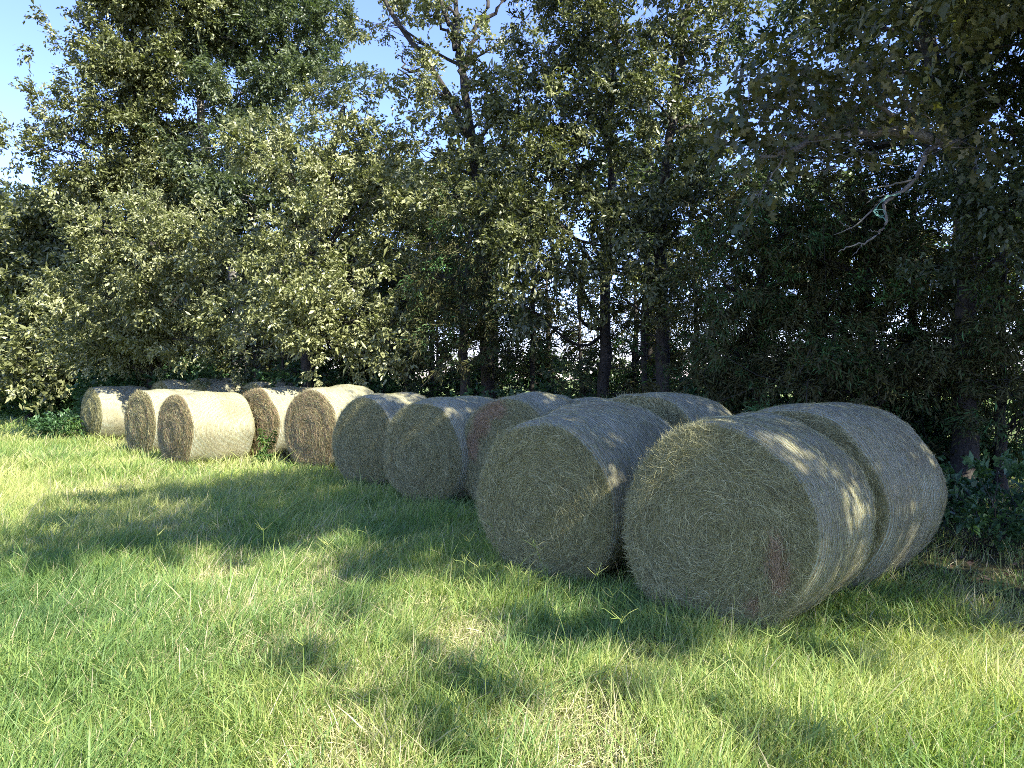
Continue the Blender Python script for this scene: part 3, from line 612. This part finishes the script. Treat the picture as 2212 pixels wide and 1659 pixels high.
cedar("low dark cedar boughs under the big oak at the right edge", 2160, 10.6, .09, [(2162, 760), (2168, 560)],
      [(2150, 640, 10.2, 50, 60), (2200, 720, 10, 50, 70), (2120, 760, 10.2, 50, 45, .8), (2170, 840, 10, 60, 50, .8), (2040, 720, 10.8, 60, 40, .7), (2200, 900, 10, 40, 50, .6)], 24)
cedar("small bushy cedar right behind the rear right bale", 1800, 11.0, .07, [(1800, 800), (1805, 700)],
      [(1800, 780, 10.8, 70, 40), (1880, 790, 10.8, 60, 45), (1740, 830, 10.6, 70, 35), (1840, 850, 10.6, 80, 35), (1930, 760, 10.8, 50, 35, .7), (1960, 830, 10.6, 60, 40, .7)], 25)

for i, (lab, u0, Z, top, sp) in enumerate([
 ("shadowed cedar set back behind the first two shaded bales", 830, 21, 560, [(830, 600, 21, 60, 50), (800, 700, 21, 60, 50), (870, 720, 21, 55, 50, .7), (760, 780, 21, 60, 40), (840, 800, 20.5, 50, 30, .6)]),
 ("shadowed cedar set back left of the shaggy centre cedar", 930, 20.5, 520, [(930, 560, 20, 60, 50), (900, 650, 20, 50, 50), (970, 660, 20, 50, 50, .7), (910, 760, 20, 50, 40, .5)]),
 ("shadowed cedar set back between the centre cedar and the dense oak", 1180, 19, 560, [(1170, 620, 19, 60, 50, .8), (1120, 700, 18.5, 60, 45, .8), (1220, 700, 18.5, 50, 45, .7), (1180, 790, 18.5, 60, 30, .4), (1130, 800, 18.5, 40, 30, .5)]),
 ("shadowed cedar set back right of the dense oak", 1370, 18, 600, [(1360, 660, 17.5, 60, 40, .7), (1330, 740, 17.5, 50, 40, .6), (1410, 740, 17, 50, 40, .6), (1370, 810, 17, 50, 25, .5)]),
 ("shadowed cedar set back right of the low forking oak", 1500, 16.5, 560, [(1500, 600, 16, 60, 50, .8), (1470, 700, 16, 40, 50, .6), (1540, 700, 16, 60, 50, .8), (1500, 800, 15.5, 60, 40, .6), (1570, 820, 15, 50, 30, .8)]),
 ("dark cedar in the second row behind the arching boughed cedar", 1820, 15, 480, [(1800, 560, 14.5, 80, 50), (1760, 700, 14, 60, 50, .7), (1860, 720, 14, 60, 40, .7), (1800, 800, 14, 90, 40), (1900, 830, 13.5, 70, 35), (1720, 760, 14, 60, 50)]),
 ("dark cedar in the second row behind the big right trunk", 2060, 13.5, 460, [(2050, 520, 13.5, 70, 60), (2130, 560, 13, 60, 60), (2030, 640, 13, 50, 40, .7), (2080, 800, 12.5, 70, 45), (2160, 820, 12, 60, 50, .8), (2200, 560, 12, 60, 70), (2000, 850, 12, 50, 30, .7), (2120, 680, 12.5, 50, 40, .7)])]):
    tree("cedar_tree", lab, "cedar", gp(u0, Z), trunk_line(u0, Z, [(u0 + 4, 700), (u0, top)]), .09, lob(sp), 240 + i, kind='cedar', leaf=M_cedar, scale=1.35, droopD=.35, dens=1.0, tint=(0, .95), inner=.4)

# thin dead-twigged trunks of the understorey
def thin(label, u0, Z, r, top_uv, seed, n=46, leafy_=.35, span=1.6, z0=.7):
    rs = np.random.default_rng(seed); b = gp(u0, Z); top = px(top_uv[0], top_uv[1], Z)
    root = empty("thin_tree", b); tag(root, label, "tree", "thin trunks of the undergrowth")
    w = Geo(); c = Geo(); L_ = poly([b, b + (top - b) * .5 + rs.normal(0, .12, 3) * np.array([1, 1, 0]), top], 14, rs, .015)
    tube(w, L_, np.linspace(r, r * .4, 14), 8, rough=.05, rs=rs); hh = top[2] - b[2]; P = []; D = []
    for i in range(n):
        z = z0 + (hh - z0) * rs.uniform(0, 1); j = np.array([np.interp(z, L_[:, 2] - b[2], L_[:, k]) for k in range(3)])
        a = rs.uniform(0, 6.283); ln = span * rs.uniform(.4, 1.0); e = j + np.array([math.cos(a) * ln, math.sin(a) * ln, rs.normal(-.05, .25) * ln])
        q = curve(j, e, rs, 7, .08, .06); tube(w, q, np.linspace(.013, .004, 7), 4)
        for _ in range(5):
            s = q[rs.integers(2, 7)]; d = rs.normal(0, 1, 3) * np.array([1, 1, .5]); d /= np.linalg.norm(d)
            tube(w, curve(s, s + d * rs.uniform(.2, .6), rs, 4, .12), [.005, .004, .003, .002], 3)
        if rs.uniform() < leafy_: P.append(e); D.append(e - j)
    if not P: P.append(top); D.append(np.array([0, 0, 1.]))
    P = np.repeat(np.array(P), 3, 0) + rs.normal(0, .2, (len(P) * 3, 3)); D = np.repeat(np.array(D), 3, 0)
    add_sprays(c, 'oak' if seed % 2 else 'cedar', P, D, rs, .7)
    w.build("trunk", M_bark, root, smooth=True, origin=b); c.build("crown", M_oakg if seed % 2 else M_cedar, root, origin=b)
thin("thin straight trunk rising behind the first shaded bale, left of a pair", 881, 19, .085, (884, 500), 31)
thin("thinner trunk just right of the one behind the first shaded bale", 936, 19, .05, (938, 560), 32, 50)
thin("leaning dark trunk behind the middle bales, beside the shaggy cedar", 1012, 17.5, .09, (985, 520), 33, 40)
thin("slender trunk midway between the centre cedar and the dense oak", 1152, 17.5, .075, (1150, 420), 34, 60)
thin("thin trunk close left of the dense olive oak's trunk", 1268, 16.5, .05, (1262, 520), 35, 50)
thin("slim trunk touching the left side of the low forking oak", 1410, 14.6, .075, (1395, 520), 36, 60)
thin("dark slim trunk between the dense oak and the low forking oak, set back", 1365, 19, .05, (1370, 560), 37, 50)
thin("slim trunk in the gap right of the low forking oak", 1530, 17, .06, (1525, 540), 38, 60, .5)
thin("dark slim trunk behind the arching boughed cedar, on its left", 1774, 13.2, .075, (1776, 480), 39, 60)
thin("straight dark trunk in the bright gap left of the big right oak", 1979, 12.6, .10, (1978, 380), 40, 60, .3)
thin("thin twiggy trunk behind the big sunlit bale", 560, 22, .06, (556, 560), 41, 60)
thin("thin twiggy trunk left of the bushy sunlit oak's trunk", 610, 20.5, .05, (612, 640), 42, 50)
thin("thin dark trunk right of the bushy sunlit oak's trunk", 735, 21, .06, (738, 620), 43, 60)
thin("twiggy dark trunk behind the sunlit bale with the ragged brown end", 790, 20.5, .07, (800, 600), 44, 60)
thin("thin trunk left of the tall left oak among dark twigs", 300, 25, .06, (300, 600), 45, 60)

# second row: fills the dark behind, each its own tree
def back(label, u0, Z, r, spec, seed, top_v, leaf=None):
    tree("oak_tree", label, "tree", gp(u0, Z), trunk_line(u0, Z, [(u0 + 8, 640), (u0, top_v)]), r, lob(spec), seed, kind='oakfar', leaf=leaf or M_oak, scale=1.1, dens=1.0, twigs=False, tint=(0, .6))
back("dark tree of the second row behind the far left bales", 230, 36, .25, [(150, 560, 35, 110, 80), (250, 520, 35, 110, 90), (350, 560, 34, 110, 90), (180, 690, 34, 120, 70), (300, 700, 33, 120, 80), (240, 800, 32, 160, 45), (90, 800, 34, 110, 50), (380, 800, 31, 120, 45)], 51, 500)
back("dark tree of the second row behind the big sunlit bale", 470, 31, .25, [(450, 430, 31, 110, 80), (560, 480, 30, 110, 80), (460, 580, 30, 110, 80), (570, 620, 29, 110, 70), (480, 720, 29, 120, 60), (600, 740, 28, 110, 60), (520, 810, 27, 130, 35, .8)], 52, 420)
back("dark tree of the second row behind the bushy sunlit oak", 790, 27, .25, [(680, 420, 27, 110, 80), (800, 380, 27, 110, 80), (900, 420, 26, 90, 80), (720, 560, 26, 110, 70), (850, 570, 25, 110, 80), (930, 620, 25, 70, 70), (720, 700, 25, 110, 60), (840, 700, 24, 110, 50), (700, 800, 25, 120, 35, .8)], 53, 380)
back("dark tree of the second row behind the centre cedar", 1060, 23, .22, [(960, 420, 23, 80, 70), (1060, 400, 23, 90, 80), (1150, 480, 22, 80, 70), (980, 560, 22, 90, 60), (1080, 600, 22, 80, 60), (1060, 500, 22, 80, 60)], 54, 380)
back("dark tree of the second row right of the dense olive oak", 1400, 20, .2, [(1330, 200, 20, 80, 70, .7), (1420, 300, 20, 90, 70, .8), (1340, 400, 19.5, 90, 70), (1480, 430, 19, 80, 60, .8), (1390, 520, 19, 100, 50), (1530, 560, 19, 60, 50, .7)], 55, 220, M_oakg)
back("green tree of the second row behind the dark cedars at the right", 1750, 18, .2, [(1600, 420, 17, 80, 60, .8), (1700, 380, 17, 90, 60, .9), (1800, 470, 16, 90, 70), (1900, 500, 16, 90, 60), (1700, 560, 16, 90, 60), (2020, 560, 15, 80, 60), (1850, 600, 15, 80, 40, .7), (2150, 500, 15, 90, 80), (2200, 650, 15, 80, 60)], 56, 380, M_oakg)
# ------------------------------------------------------------------ trees outside the frame on the right: they cast the shade
def shade_oak(label, base, h, ground_pts, seed, hz=(6.8, 9.4), rad=.76, dens=.46, r=.3):
    rs = np.random.default_rng(seed); b = np.array([base[0], base[1], float(ground_z(*base)) - .03]); L = []
    k = math.cos(SUN_EL) / math.sin(SUN_EL)
    for gx_, gy_ in ground_pts:
        z = rs.uniform(*hz); L.append(((gx_ + SX * k * z, gy_ + SY * k * z, z), (rad * rs.uniform(.8, 1.2), rad * rs.uniform(.8, 1.2), rad * .55), dens * rs.uniform(.75, 1.25)))
    tree("oak_tree", label, "tree", b, [b, b + [0.1, .05, h * .4], b + [-.1, .1, h * .75], b + [0, 0, h]], r, L, seed, kind='oak', scale=1.1, name_off=True)
for i, (bx_, by_, hh) in enumerate([(9.6, 7.2, 12.5), (12.6, 4.6, 13), (16.2, 1.2, 13), (20, -2.4, 14)]):
    rs = np.random.default_rng(600 + i); b = np.array([bx_, by_, .08]); L = []
    for k in range(13):
        a = rs.uniform(0, 6.283); z = rs.uniform(2.2, hh); q = rs.uniform(.3, 2.3) * (1.1 - .5 * z / hh); L.append((b + [math.cos(a) * q, math.sin(a) * q, z], (1.3, 1.3, 1.0), .35))
    tree("oak_tree", ["oak beyond the right edge, first past the big dark trunk", "oak beyond the right edge, second past the big dark trunk", "oak beyond the right edge, third past the big dark trunk", "oak beyond the right edge, farthest along the row behind the viewer"][i], "tree", b, [b, b + [.1, .1, hh * .5], b + [0, .1, hh]], .2, L, 610 + i, kind='oakfar')
pts = []
rs_ = np.random.default_rng(5)
def inside(x, y, poly_):
    c = False; j = len(poly_) - 1
    for i in range(len(poly_)):
        xi, yi = poly_[i]; xj, yj = poly_[j]
        if (yi > y) != (yj > y) and x < (xj - xi) * (y - yi) / (yj - yi) + xi: c = not c
        j = i
    return c
SHADE = [(-5.3, 9.3), (-5.4, 11.3), (-4.3, 12.7), (-3.3, 13.1), (-2.4, 14.6), (.5, 16), (5, 12), (6.5, 8.5), (5.5, 4.9), (2.6, 6.2), (1.3, 5.9), (.5, 5.3), (-.1, 4.9), (-.9, 4.5), (-.8, 5.6), (.0, 6.6), (-.6, 7.6), (-2.6, 7.7), (-4.4, 7.8), (-4.0, 8.4), (-5.6, 8.5)]
for gx_ in np.arange(-7, 8, .95):
    for gy_ in np.arange(3.5, 17, .95):
        x = gx_ + rs_.uniform(-.4, .4); y = gy_ + rs_.uniform(-.4, .4)
        if inside(x, y, SHADE) and rs_.uniform() > (.52 if x > 1.5 else .09): pts.append((x, y))
A_ = [p for p in pts if p[0] + p[1] * .2 < 1.2]; B_ = [p for p in pts if p not in A_]
shade_oak("wide oak outside the view on the right, shading the grass", (7.6, 2.4), 8.5, A_, 71)
shade_oak("second oak outside the view on the right, shading the near bales", (11.0, 3.6), 9, B_, 72, hz=(6.0, 9.0))

# ------------------------------------------------------------------ shrubs and weeds
def shrub(label, c, r, h, n, seed, kind='shrub', leaf=None, name="shrub", sc=1.0):
    rs = np.random.default_rng(seed); b = np.array([c[0], c[1], float(ground_z(*c)) - .02]); root = empty(name, b); tag(root, label, name.replace("_", " "))
    w = Geo(); f = Geo(); P = []; D = []
    for i in range(n):
        a = rs.uniform(0, 6.283); q = math.sqrt(rs.uniform(0, 1)); e = b + np.array([math.cos(a) * r * q, math.sin(a) * r * q, h * rs.uniform(.15, 1.0) * (1 - .35 * q)])
        s = b + np.array([math.cos(a), math.sin(a), 0]) * .1 * q
        if i % 2 == 0: tube(w, curve(s, e, rs, 6, .1, .05), np.linspace(.008, .003, 6), 4)
        P.append(e); D.append(np.array([math.cos(a) * q, math.sin(a) * q, .3]))
    add_sprays(f, kind, np.array(P), np.array(D), rs, sc, (0, 1))
    w.build("stem", M_bark, root, smooth=True, origin=b); f.build("foliage", leaf or M_shrub, root, origin=b)
g1 = gp(2125, 7.7)
shrub("broad leaved green shrub at the right edge beside the rear right bale", g1[:2], .55, .95, 70, 81)
shrub("dark low shrub at the right edge under the big oak", gp(2230, 8.3)[:2], .8, .9, 90, 82)
shrub("dark green rounded shrub at the left between the grass and the trees", gp(90, 30)[:2], 1.7, 2.2, 260, 83, sc=2.0)
shrub("dark green shrub touching the leftmost bale's left side", gp(140, 22)[:2], .7, .9, 110, 84, sc=1.3)
shrub("shadowed green shrub behind the gap between the middle bales", gp(1040, 15)[:2], .9, 1.5, 120, 85, sc=1.4)
shrub("shadowed green shrub under the dense olive oak", gp(1220, 16.5)[:2], 1.2, 2.0, 170, 86, sc=1.4)
shrub("shadowed green shrub right of the low forking oak", gp(1560, 14)[:2], 1.0, 1.9, 150, 87, sc=1.3)
shrub("green shrub in the bright gap behind the rear right bale", gp(2010, 11.6)[:2], .8, 1.3, 110, 88, sc=1.1)
shrub("twiggy undergrowth bush behind the ragged brown ended bale", gp(840, 19)[:2], 1.1, 1.7, 150, 89, sc=1.5)
for i, (lab, u, Z, r_, h_, n_, sc_) in enumerate([
 ("dark shrub behind the second sunlit bale from the shade, below the bushy oak", 700, 21, 1.6, 2.6, 230, 1.8),
 ("dark shrub between the leaning trunk and the thin pair of trunks", 960, 20, 1.5, 2.4, 220, 1.7),
 ("dark shrub at the foot of the centre cedar, set back", 1090, 19.5, 1.4, 2.6, 220, 1.6),
 ("dark shrub between the dense oak and the low forking oak", 1365, 17.5, 1.1, 2.2, 200, 1.5),
 ("dark shrub behind the dark cedar with the bright tips", 1660, 14.5, 1.2, 2.0, 220, 1.4),
 ("dark shrub behind the arching boughed cedar", 1860, 13.5, 1.2, 1.9, 220, 1.3),
 ("dark shrub behind the big right oak's foot", 2110, 12.0, 1.0, 1.7, 200, 1.2),
 ("dark shrub at the foot of the tall left oak", 330, 25, 2.0, 2.6, 240, 2.0),
 ("dark shrub behind the far sunlit bales", 480, 24, 1.8, 2.6, 240, 2.0)]):
    shrub(lab, gp(u, Z)[:2], r_, h_, n_, 860 + i, sc=sc_)
def pokeweed(label, c, h, seed, n=34):
    rs = np.random.default_rng(seed); b = np.array([c[0], c[1], float(ground_z(*c)) - .02]); root = empty("weed", b); tag(root, label, "weed")
    w = Geo(); f = Geo()
    for s_ in range(3):
        top = b + np.array([rs.normal(0, .1), rs.normal(0, .08), h * rs.uniform(.7, 1)]); L_ = curve(b, top, rs, 10, .05); tube(w, L_, np.linspace(.009, .004, 10), 5)
        P = []; D = []
        for i in range(n):
            t = rs.uniform(.2, 1) * 9; k = int(min(t, 8)); P.append(L_[k] + (L_[k + 1] - L_[k]) * (t - k)); a = rs.uniform(0, 6.283); D.append([math.cos(a), math.sin(a), rs.uniform(-.7, .3)])
        P = np.array(P); D = np.array(D); D /= np.linalg.norm(D, axis=1, keepdims=True); S = np.cross(D, [0, 0, 1.]); S /= np.linalg.norm(S, axis=1, keepdims=True)
        L0 = rs.uniform(.08, .16, n)[:, None]; mid = P + D * L0 * .5 + [0, 0, .02]; V = np.stack([P, mid + S * .018, P + D * L0 - [0, 0, .02], mid - S * .018], 1)
        q = (np.arange(n) * 4)[:, None]; f.add(V.reshape(-1, 3), np.concatenate([q + [0, 1, 2], q + [0, 2, 3]]), np.tile(rs.uniform(0, 1, n), 2))
    w.build("stem", M_weed, root, origin=b); f.build("foliage", M_weed, root, origin=b)
pokeweed("upright leafy weed between the big sunlit bale and its right neighbour", gp(563, 15.2)[:2], .8, 91)
pokeweed("short leafy weed just right of the tall weed by the big sunlit bale", gp(590, 14.9)[:2], .35, 92, 20)
pokeweed("leafy weed at the left foot of the leftmost bale", gp(165, 21.0)[:2], .9, 93)

# ------------------------------------------------------------------ grass
def noise2(x, y, seed, f):
    r = np.random.default_rng(seed); s = 0
    for i in range(6):
        a = r.uniform(0, 6.283); k = f * r.uniform(.6, 1.9); s = s + np.sin((x * math.cos(a) + y * math.sin(a)) * k + r.uniform(0, 6.283))
    return s / 3.4
def bale_clear(x, y):
    ok = np.ones(len(x), bool)
    for fx, fy, th, rr, ln in BP:
        dx, dy = x - fx, y - fy; s, c = math.sin(R(th)), math.cos(R(th)); a = dx * s + dy * c; b = dx * c - dy * s
        ok &= ~((a > .12) & (a < ln - .05) & (np.abs(b) < rr * .55))
    return ok
def shade_floor(x, y): return (x - 1.5) * .70 + (y - 5.65) * .715      # > 1.6 : under the trees
def blades(geo, n_m2, z0, z1, hmu, wid, rs, side=1.3, bend=.5, xs=None):
    xm = .70 * z1 + side; A = 2 * xm * (z1 - z0); n = int(A * n_m2)
    y = rs.uniform(z0, z1, n); x = rs.uniform(-xm, xm, n); k = (np.abs(x) < .70 * y + side); x, y = x[k], y[k]
    s = shade_floor(x, y); s0 = np.where(x > 2.6, .75, 1.3); thin_ = np.clip(1.15 - (s - s0) / 1.4, .10, 1); k = rs.uniform(0, 1, len(x)) < thin_
    # sparse, dry places
    dry = noise2(x, y, 3, 1.5) * .5 + noise2(x, y, 4, 3.7) * .5; bare = (x > .2) & (y < 5.4) & (dry > .15)
    bare |= (dry > .95); k &= ~(bare & (rs.uniform(0, 1, len(x)) < .62)); k &= bale_clear(x, y)
    x, y, dry = x[k], y[k], dry[k]; n = len(x)
    cl = noise2(x, y, 6, 5.0); h = hmu * np.exp(rs.normal(0, .33, n)) * (1 + .28 * cl) * (1 - .35 * np.clip(dry, 0, 1))
    w = wid * rs.uniform(.6, 1.35, n) * np.where(rs.uniform(0, 1, n) < .1, 1.7, 1)
    a = rs.uniform(0, 6.283, n) ; flow = noise2(x, y, 8, 2.2) * 2.0
    a = np.where(rs.uniform(0, 1, n) < .5, flow + rs.normal(0, .7, n), a)
    ln = np.abs(rs.normal(.35, .28, n)) * h; z = ground_z(x, y)
    dx, dy = np.cos(a), np.sin(a); wa = rs.uniform(0, 6.283, n); wx, wy = np.cos(wa) * w * .5, np.sin(wa) * w * .5
    bd = bend * rs.uniform(.3, 1.6, n)
    def at(t):  # centre line
        off = ln * t + bd * ln * t * t * 1.3; return x + dx * off, y + dy * off, z - .01 + h * (t - .22 * bd * t * t)
    x0, y0, zz0 = at(0.0); x1, y1, z1_ = at(.38); x2, y2, z2 = at(.72); x3, y3, z3 = at(1.0)
    V = np.stack([np.stack([x0 - wx * .8, y0 - wy * .8, zz0], -1), np.stack([x0 + wx * .8, y0 + wy * .8, zz0], -1), np.stack([x1 - wx, y1 - wy, z1_], -1), np.stack([x1 + wx, y1 + wy, z1_], -1),
                  np.stack([x2 - wx * .7, y2 - wy * .7, z2], -1), np.stack([x2 + wx * .7, y2 + wy * .7, z2], -1), np.stack([x3, y3, z3], -1)], 1)
    tint = .54 + .20 * noise2(x, y, 12, .9) + .15 * noise2(x, y, 13, 3.0) + rs.normal(0, .13, n) + .10 * np.clip(dry, -.5, 1)
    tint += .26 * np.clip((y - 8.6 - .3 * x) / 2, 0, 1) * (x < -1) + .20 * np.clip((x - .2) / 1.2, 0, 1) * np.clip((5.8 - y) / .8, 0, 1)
    dr = rs.uniform(0, 1, n) < (.06 + .6 * np.clip(dry - .15, 0, 1)); tint = np.where(dr, rs.uniform(.88, 1, n), np.clip(tint, 0, .84))
    b = (np.arange(n) * 7)[:, None]; i0 = geo.n
    geo.v.append(V.reshape(-1, 3).astype(np.float32)); geo.n += n * 7
    geo.more(i0 + np.concatenate([b + [0, 1, 3, 2], b + [2, 3, 5, 4]]), np.tile(tint, 2)); geo.more(i0 + b + [4, 5, 6], tint)
gg = Geo(); rs = np.random.default_rng(77)
blades(gg, 5600, 2.9, 5.2, .13, .0052, rs, .8)
blades(gg, 3800, 5.2, 8.2, .145, .006, rs, .9)
blades(gg, 1900, 8.2, 13, .165, .0078, rs, 1)
blades(gg, 600, 13, 21, .20, .013, rs, 1)
blades(gg, 170, 21, 38, .24, .022, rs, 1)
blades(gg, 36, 38, 75, .28, .045, rs, 1)
# coarser, longer blades in tufts
def tufts(geo, n, z0, z1, rs, hh=(.18, .34), ww=.010, xr=None, k=(10, 22)):
    X_, Y_, a_ = [], [], []
    for _ in range(n):
        y = rs.uniform(z0, z1); x = rs.uniform(-.68 * y - .3, .68 * y + .3) if xr is None else rs.uniform(*xr)
        if shade_floor(x, y) > 2.6: continue
        m_ = rs.integers(*k); X_.append(x + rs.normal(0, .05, m_)); Y_.append(y + rs.normal(0, .05, m_))
    if not X_: return
    x = np.concatenate(X_); y = np.concatenate(Y_); ok = bale_clear(x, y); x, y = x[ok], y[ok]; n = len(x); z = ground_z(x, y) - .01
    h = rs.uniform(*hh, n); a = rs.uniform(0, 6.283, n); ln = h * np.abs(rs.normal(.45, .25, n)); w = ww * rs.uniform(.5, 1.2, n); dx, dy = np.cos(a), np.sin(a)
    rows = []
    for t, wf in ((0, .6), (.3, 1), (.55, .9), (.8, .6)):
        off = ln * (t + .9 * t * t); zz = z + h * (t - .42 * t ** 3); tx, ty = -dy * w * wf * .5, dx * w * wf * .5
        rows += [np.stack([x + dx * off - tx, y + dy * off - ty, zz], -1), np.stack([x + dx * off + tx, y + dy * off + ty, zz], -1)]
    off = ln * 1.95; rows.append(np.stack([x + dx * off, y + dy * off, z + h * .5], -1))
    V = np.stack(rows, 1); b = (np.arange(n) * 9)[:, None]; tint = np.clip(rs.normal(.5, .16, n), .05, .86)
    i0 = geo.n; geo.v.append(V.reshape(-1, 3).astype(np.float32)); geo.n += n * 9
    geo.more(i0 + np.concatenate([b + [0, 1, 3, 2], b + [2, 3, 5, 4], b + [4, 5, 7, 6]]), np.tile(tint, 3)); geo.more(i0 + b + [6, 7, 8], tint)
tufts(gg, 170, 2.9, 5.5, rs, ww=.008); tufts(gg, 200, 5.5, 9, rs, ww=.008); tufts(gg, 320, 9, 16, rs, (.2, .4), .012)
for fx, fy, th, rr, ln in BP[:12]:          # longer grass left standing at the feet of the bales
    tufts(gg, 26, fy - .35, fy + .25, rs, (.15, .32), .009, xr=(fx - .75, fx + .55)); tufts(gg, 12, fy - .75, fy - .1, rs, (.15, .3), .009, xr=(fx + .2, fx + 1.1))
tag(gg.build("grass", M_grass), "long green pasture grass growing in front of the bales", "grass", kind="stuff")

# dead thatch lying between the blades
th_ = Geo(); rs = np.random.default_rng(59); n = 90000; y = rs.uniform(2.9, 9, n); x = rs.uniform(-1, 1, n) * (.70 * y + .6)
dry = noise2(x, y, 3, 1.5) * .5 + noise2(x, y, 4, 3.7) * .5; k = rs.uniform(0, 1, n) < np.clip(.05 + .8 * (dry + .1 * (x > .2)), .05, 1); k &= shade_floor(x, y) < 1.6; x, y = x[k], y[k]; n = len(x)
P = np.stack([x, y, ground_z(x, y) + rs.uniform(.005, .07, n)], -1); an = rs.uniform(0, 6.283, n); T = np.stack([np.cos(an), np.sin(an), rs.normal(0, .3, n)], -1); T /= np.linalg.norm(T, axis=1, keepdims=True)
ribbons(th_, P, T, np.tile([0., 0, 1], (n, 1)), rs.uniform(.04, .16, n), rs.uniform(.0018, .004, n), rs.beta(3, 1.6, n), rs, 0, curl=.7)
tag(th_.build("dry_thatch", M_straw), "dry straw coloured dead grass lying between the green blades", "dry grass", kind="stuff")

# seed stalks standing above the grass
def seed_stalk(c, h, seed):
    rs = np.random.default_rng(seed); b = np.array([c[0], c[1], float(ground_z(*c))]); g_ = Geo(); top = b + np.array([rs.normal(0, .09), rs.normal(0, .09), h])
    tube(g_, curve(b, top, rs, 8, .04), np.linspace(.0024, .0014, 8), 4, .6)
    for i in range(rs.integers(4, 7)):
        a = rs.uniform(0, 6.283); d = np.array([math.cos(a), math.sin(a), rs.uniform(.2, .9)]); d /= np.linalg.norm(d)
        tube(g_, curve(top - [0, 0, rs.uniform(0, .03)], top + d * rs.uniform(.07, .13), rs, 5, .05), [.0016, .0020, .0018, .0014, .0008], 4, rs.uniform(.6, .9))
    return g_.build("seed_stalk", M_grass, origin=b), b
SS0 = [(980, 1300), (1230, 1350), (1330, 1390), (1420, 1330), (300, 1290), (1700, 1480)]
SS = SS0 + [(640, 1190), (560, 1150), (820, 1180), (930, 1150), (1020, 1175), (1075, 1160), (1130, 1225), (1255, 1245), (1190, 1210), (1000, 1215), (760, 1160), (700, 1210), (870, 1240), (360, 1160), (470, 1240), (1300, 1290), (1090, 1120), (520, 1090), (205, 1120), (880, 1460), (640, 1470), (150, 1530), (1030, 1240), (1150, 1170)]
for i, (u, v) in enumerate(SS):
    Z = FPX * (CAM_H - .25) / (v - 820 + 30); x = (u - 1106) / FPX * Z
    o, b = seed_stalk((x, Z), .34 + .16 * (i % 3) / 2, 400 + i); o.location = tuple(b)
    tag(o, "thin grass stalk topped with splayed finger like seed heads above the grass", "grass stalk", "splayed seed stalks in the pasture grass")

# loose hay fallen round the bales
hg = Geo(); rs = np.random.default_rng(58)
for fx, fy, th, rr, ln in BP:
    k = 700; s_, c_ = math.sin(R(th)), math.cos(R(th)); a = rs.uniform(-.35, ln + .2, k); b = rs.normal(0, .48, k)
    x = fx + a * s_ + b * c_; y = fy + a * c_ - b * s_; h = rs.uniform(.01, .11, k); P = np.stack([x, y, ground_z(x, y) + h], -1)
    an = rs.uniform(0, 6.283, k); T = np.stack([np.cos(an), np.sin(an), rs.normal(0, .35, k)], -1); T /= np.linalg.norm(T, axis=1, keepdims=True)
    ribbons(hg, P, T, np.tile([0., 0, 1], (k, 1)), rs.uniform(.05, .18, k), rs.uniform(.002, .0045, k), rs.beta(3, 2, k), rs, 0, curl=.6)
tag(hg.build("loose_hay", M_straw), "loose hay fallen in the grass round the feet of the bales", "loose hay", kind="stuff")
# leaf litter under the trees
lg_ = Geo(); n = 30000; rs = np.random.default_rng(55); x = rs.uniform(-14, 10, n); y = rs.uniform(4.5, 26, n); s = shade_floor(x, y)
k = (s > 1.1) & (s < 6) & (rs.uniform(0, 1, n) < np.clip((s - 1.0) / .9, 0, 1)); x, y = x[k], y[k]; n = len(x); z = ground_z(x, y) + rs.uniform(.003, .03, n)
a = rs.uniform(0, 6.283, n); L_ = rs.uniform(.04, .10, n); d = np.stack([np.cos(a), np.sin(a), rs.normal(0, .3, n)], -1) * L_[:, None]; s_ = np.stack([-np.sin(a), np.cos(a), rs.normal(0, .4, n)], -1) * L_[:, None] * .28; P = np.stack([x, y, z], -1)
V = np.stack([P, P + d * .5 + s_, P + d, P + d * .5 - s_], 1); q = (np.arange(n) * 4)[:, None]
lg_.add(V.reshape(-1, 3), np.concatenate([q + [0, 1, 2], q + [0, 2, 3]]), np.tile(rs.uniform(0, 1, n), 2))
tag(lg_.build("leaf_litter", M_litter), "brown fallen leaves on the bare ground under the trees", "leaf litter", kind="stuff")

# far tree line beyond the field behind the row
fg = Geo(); rs = np.random.default_rng(66); n = 900; P = np.stack([rs.uniform(-260, 260, n), rs.uniform(250, 275, n), rs.uniform(.5, 7, n)], -1)
add_sprays(fg, 'oakfar', P, rs.normal(0, 1, (n, 3)), rs, 9.0, (.2, .9))
print('LEAVES', sum(len(m.polygons) for m in bpy.data.meshes))
tag(fg.build("far_woods", M_oakg), "far off woods beyond the field, seen between the trunks", "woods", kind="stuff")
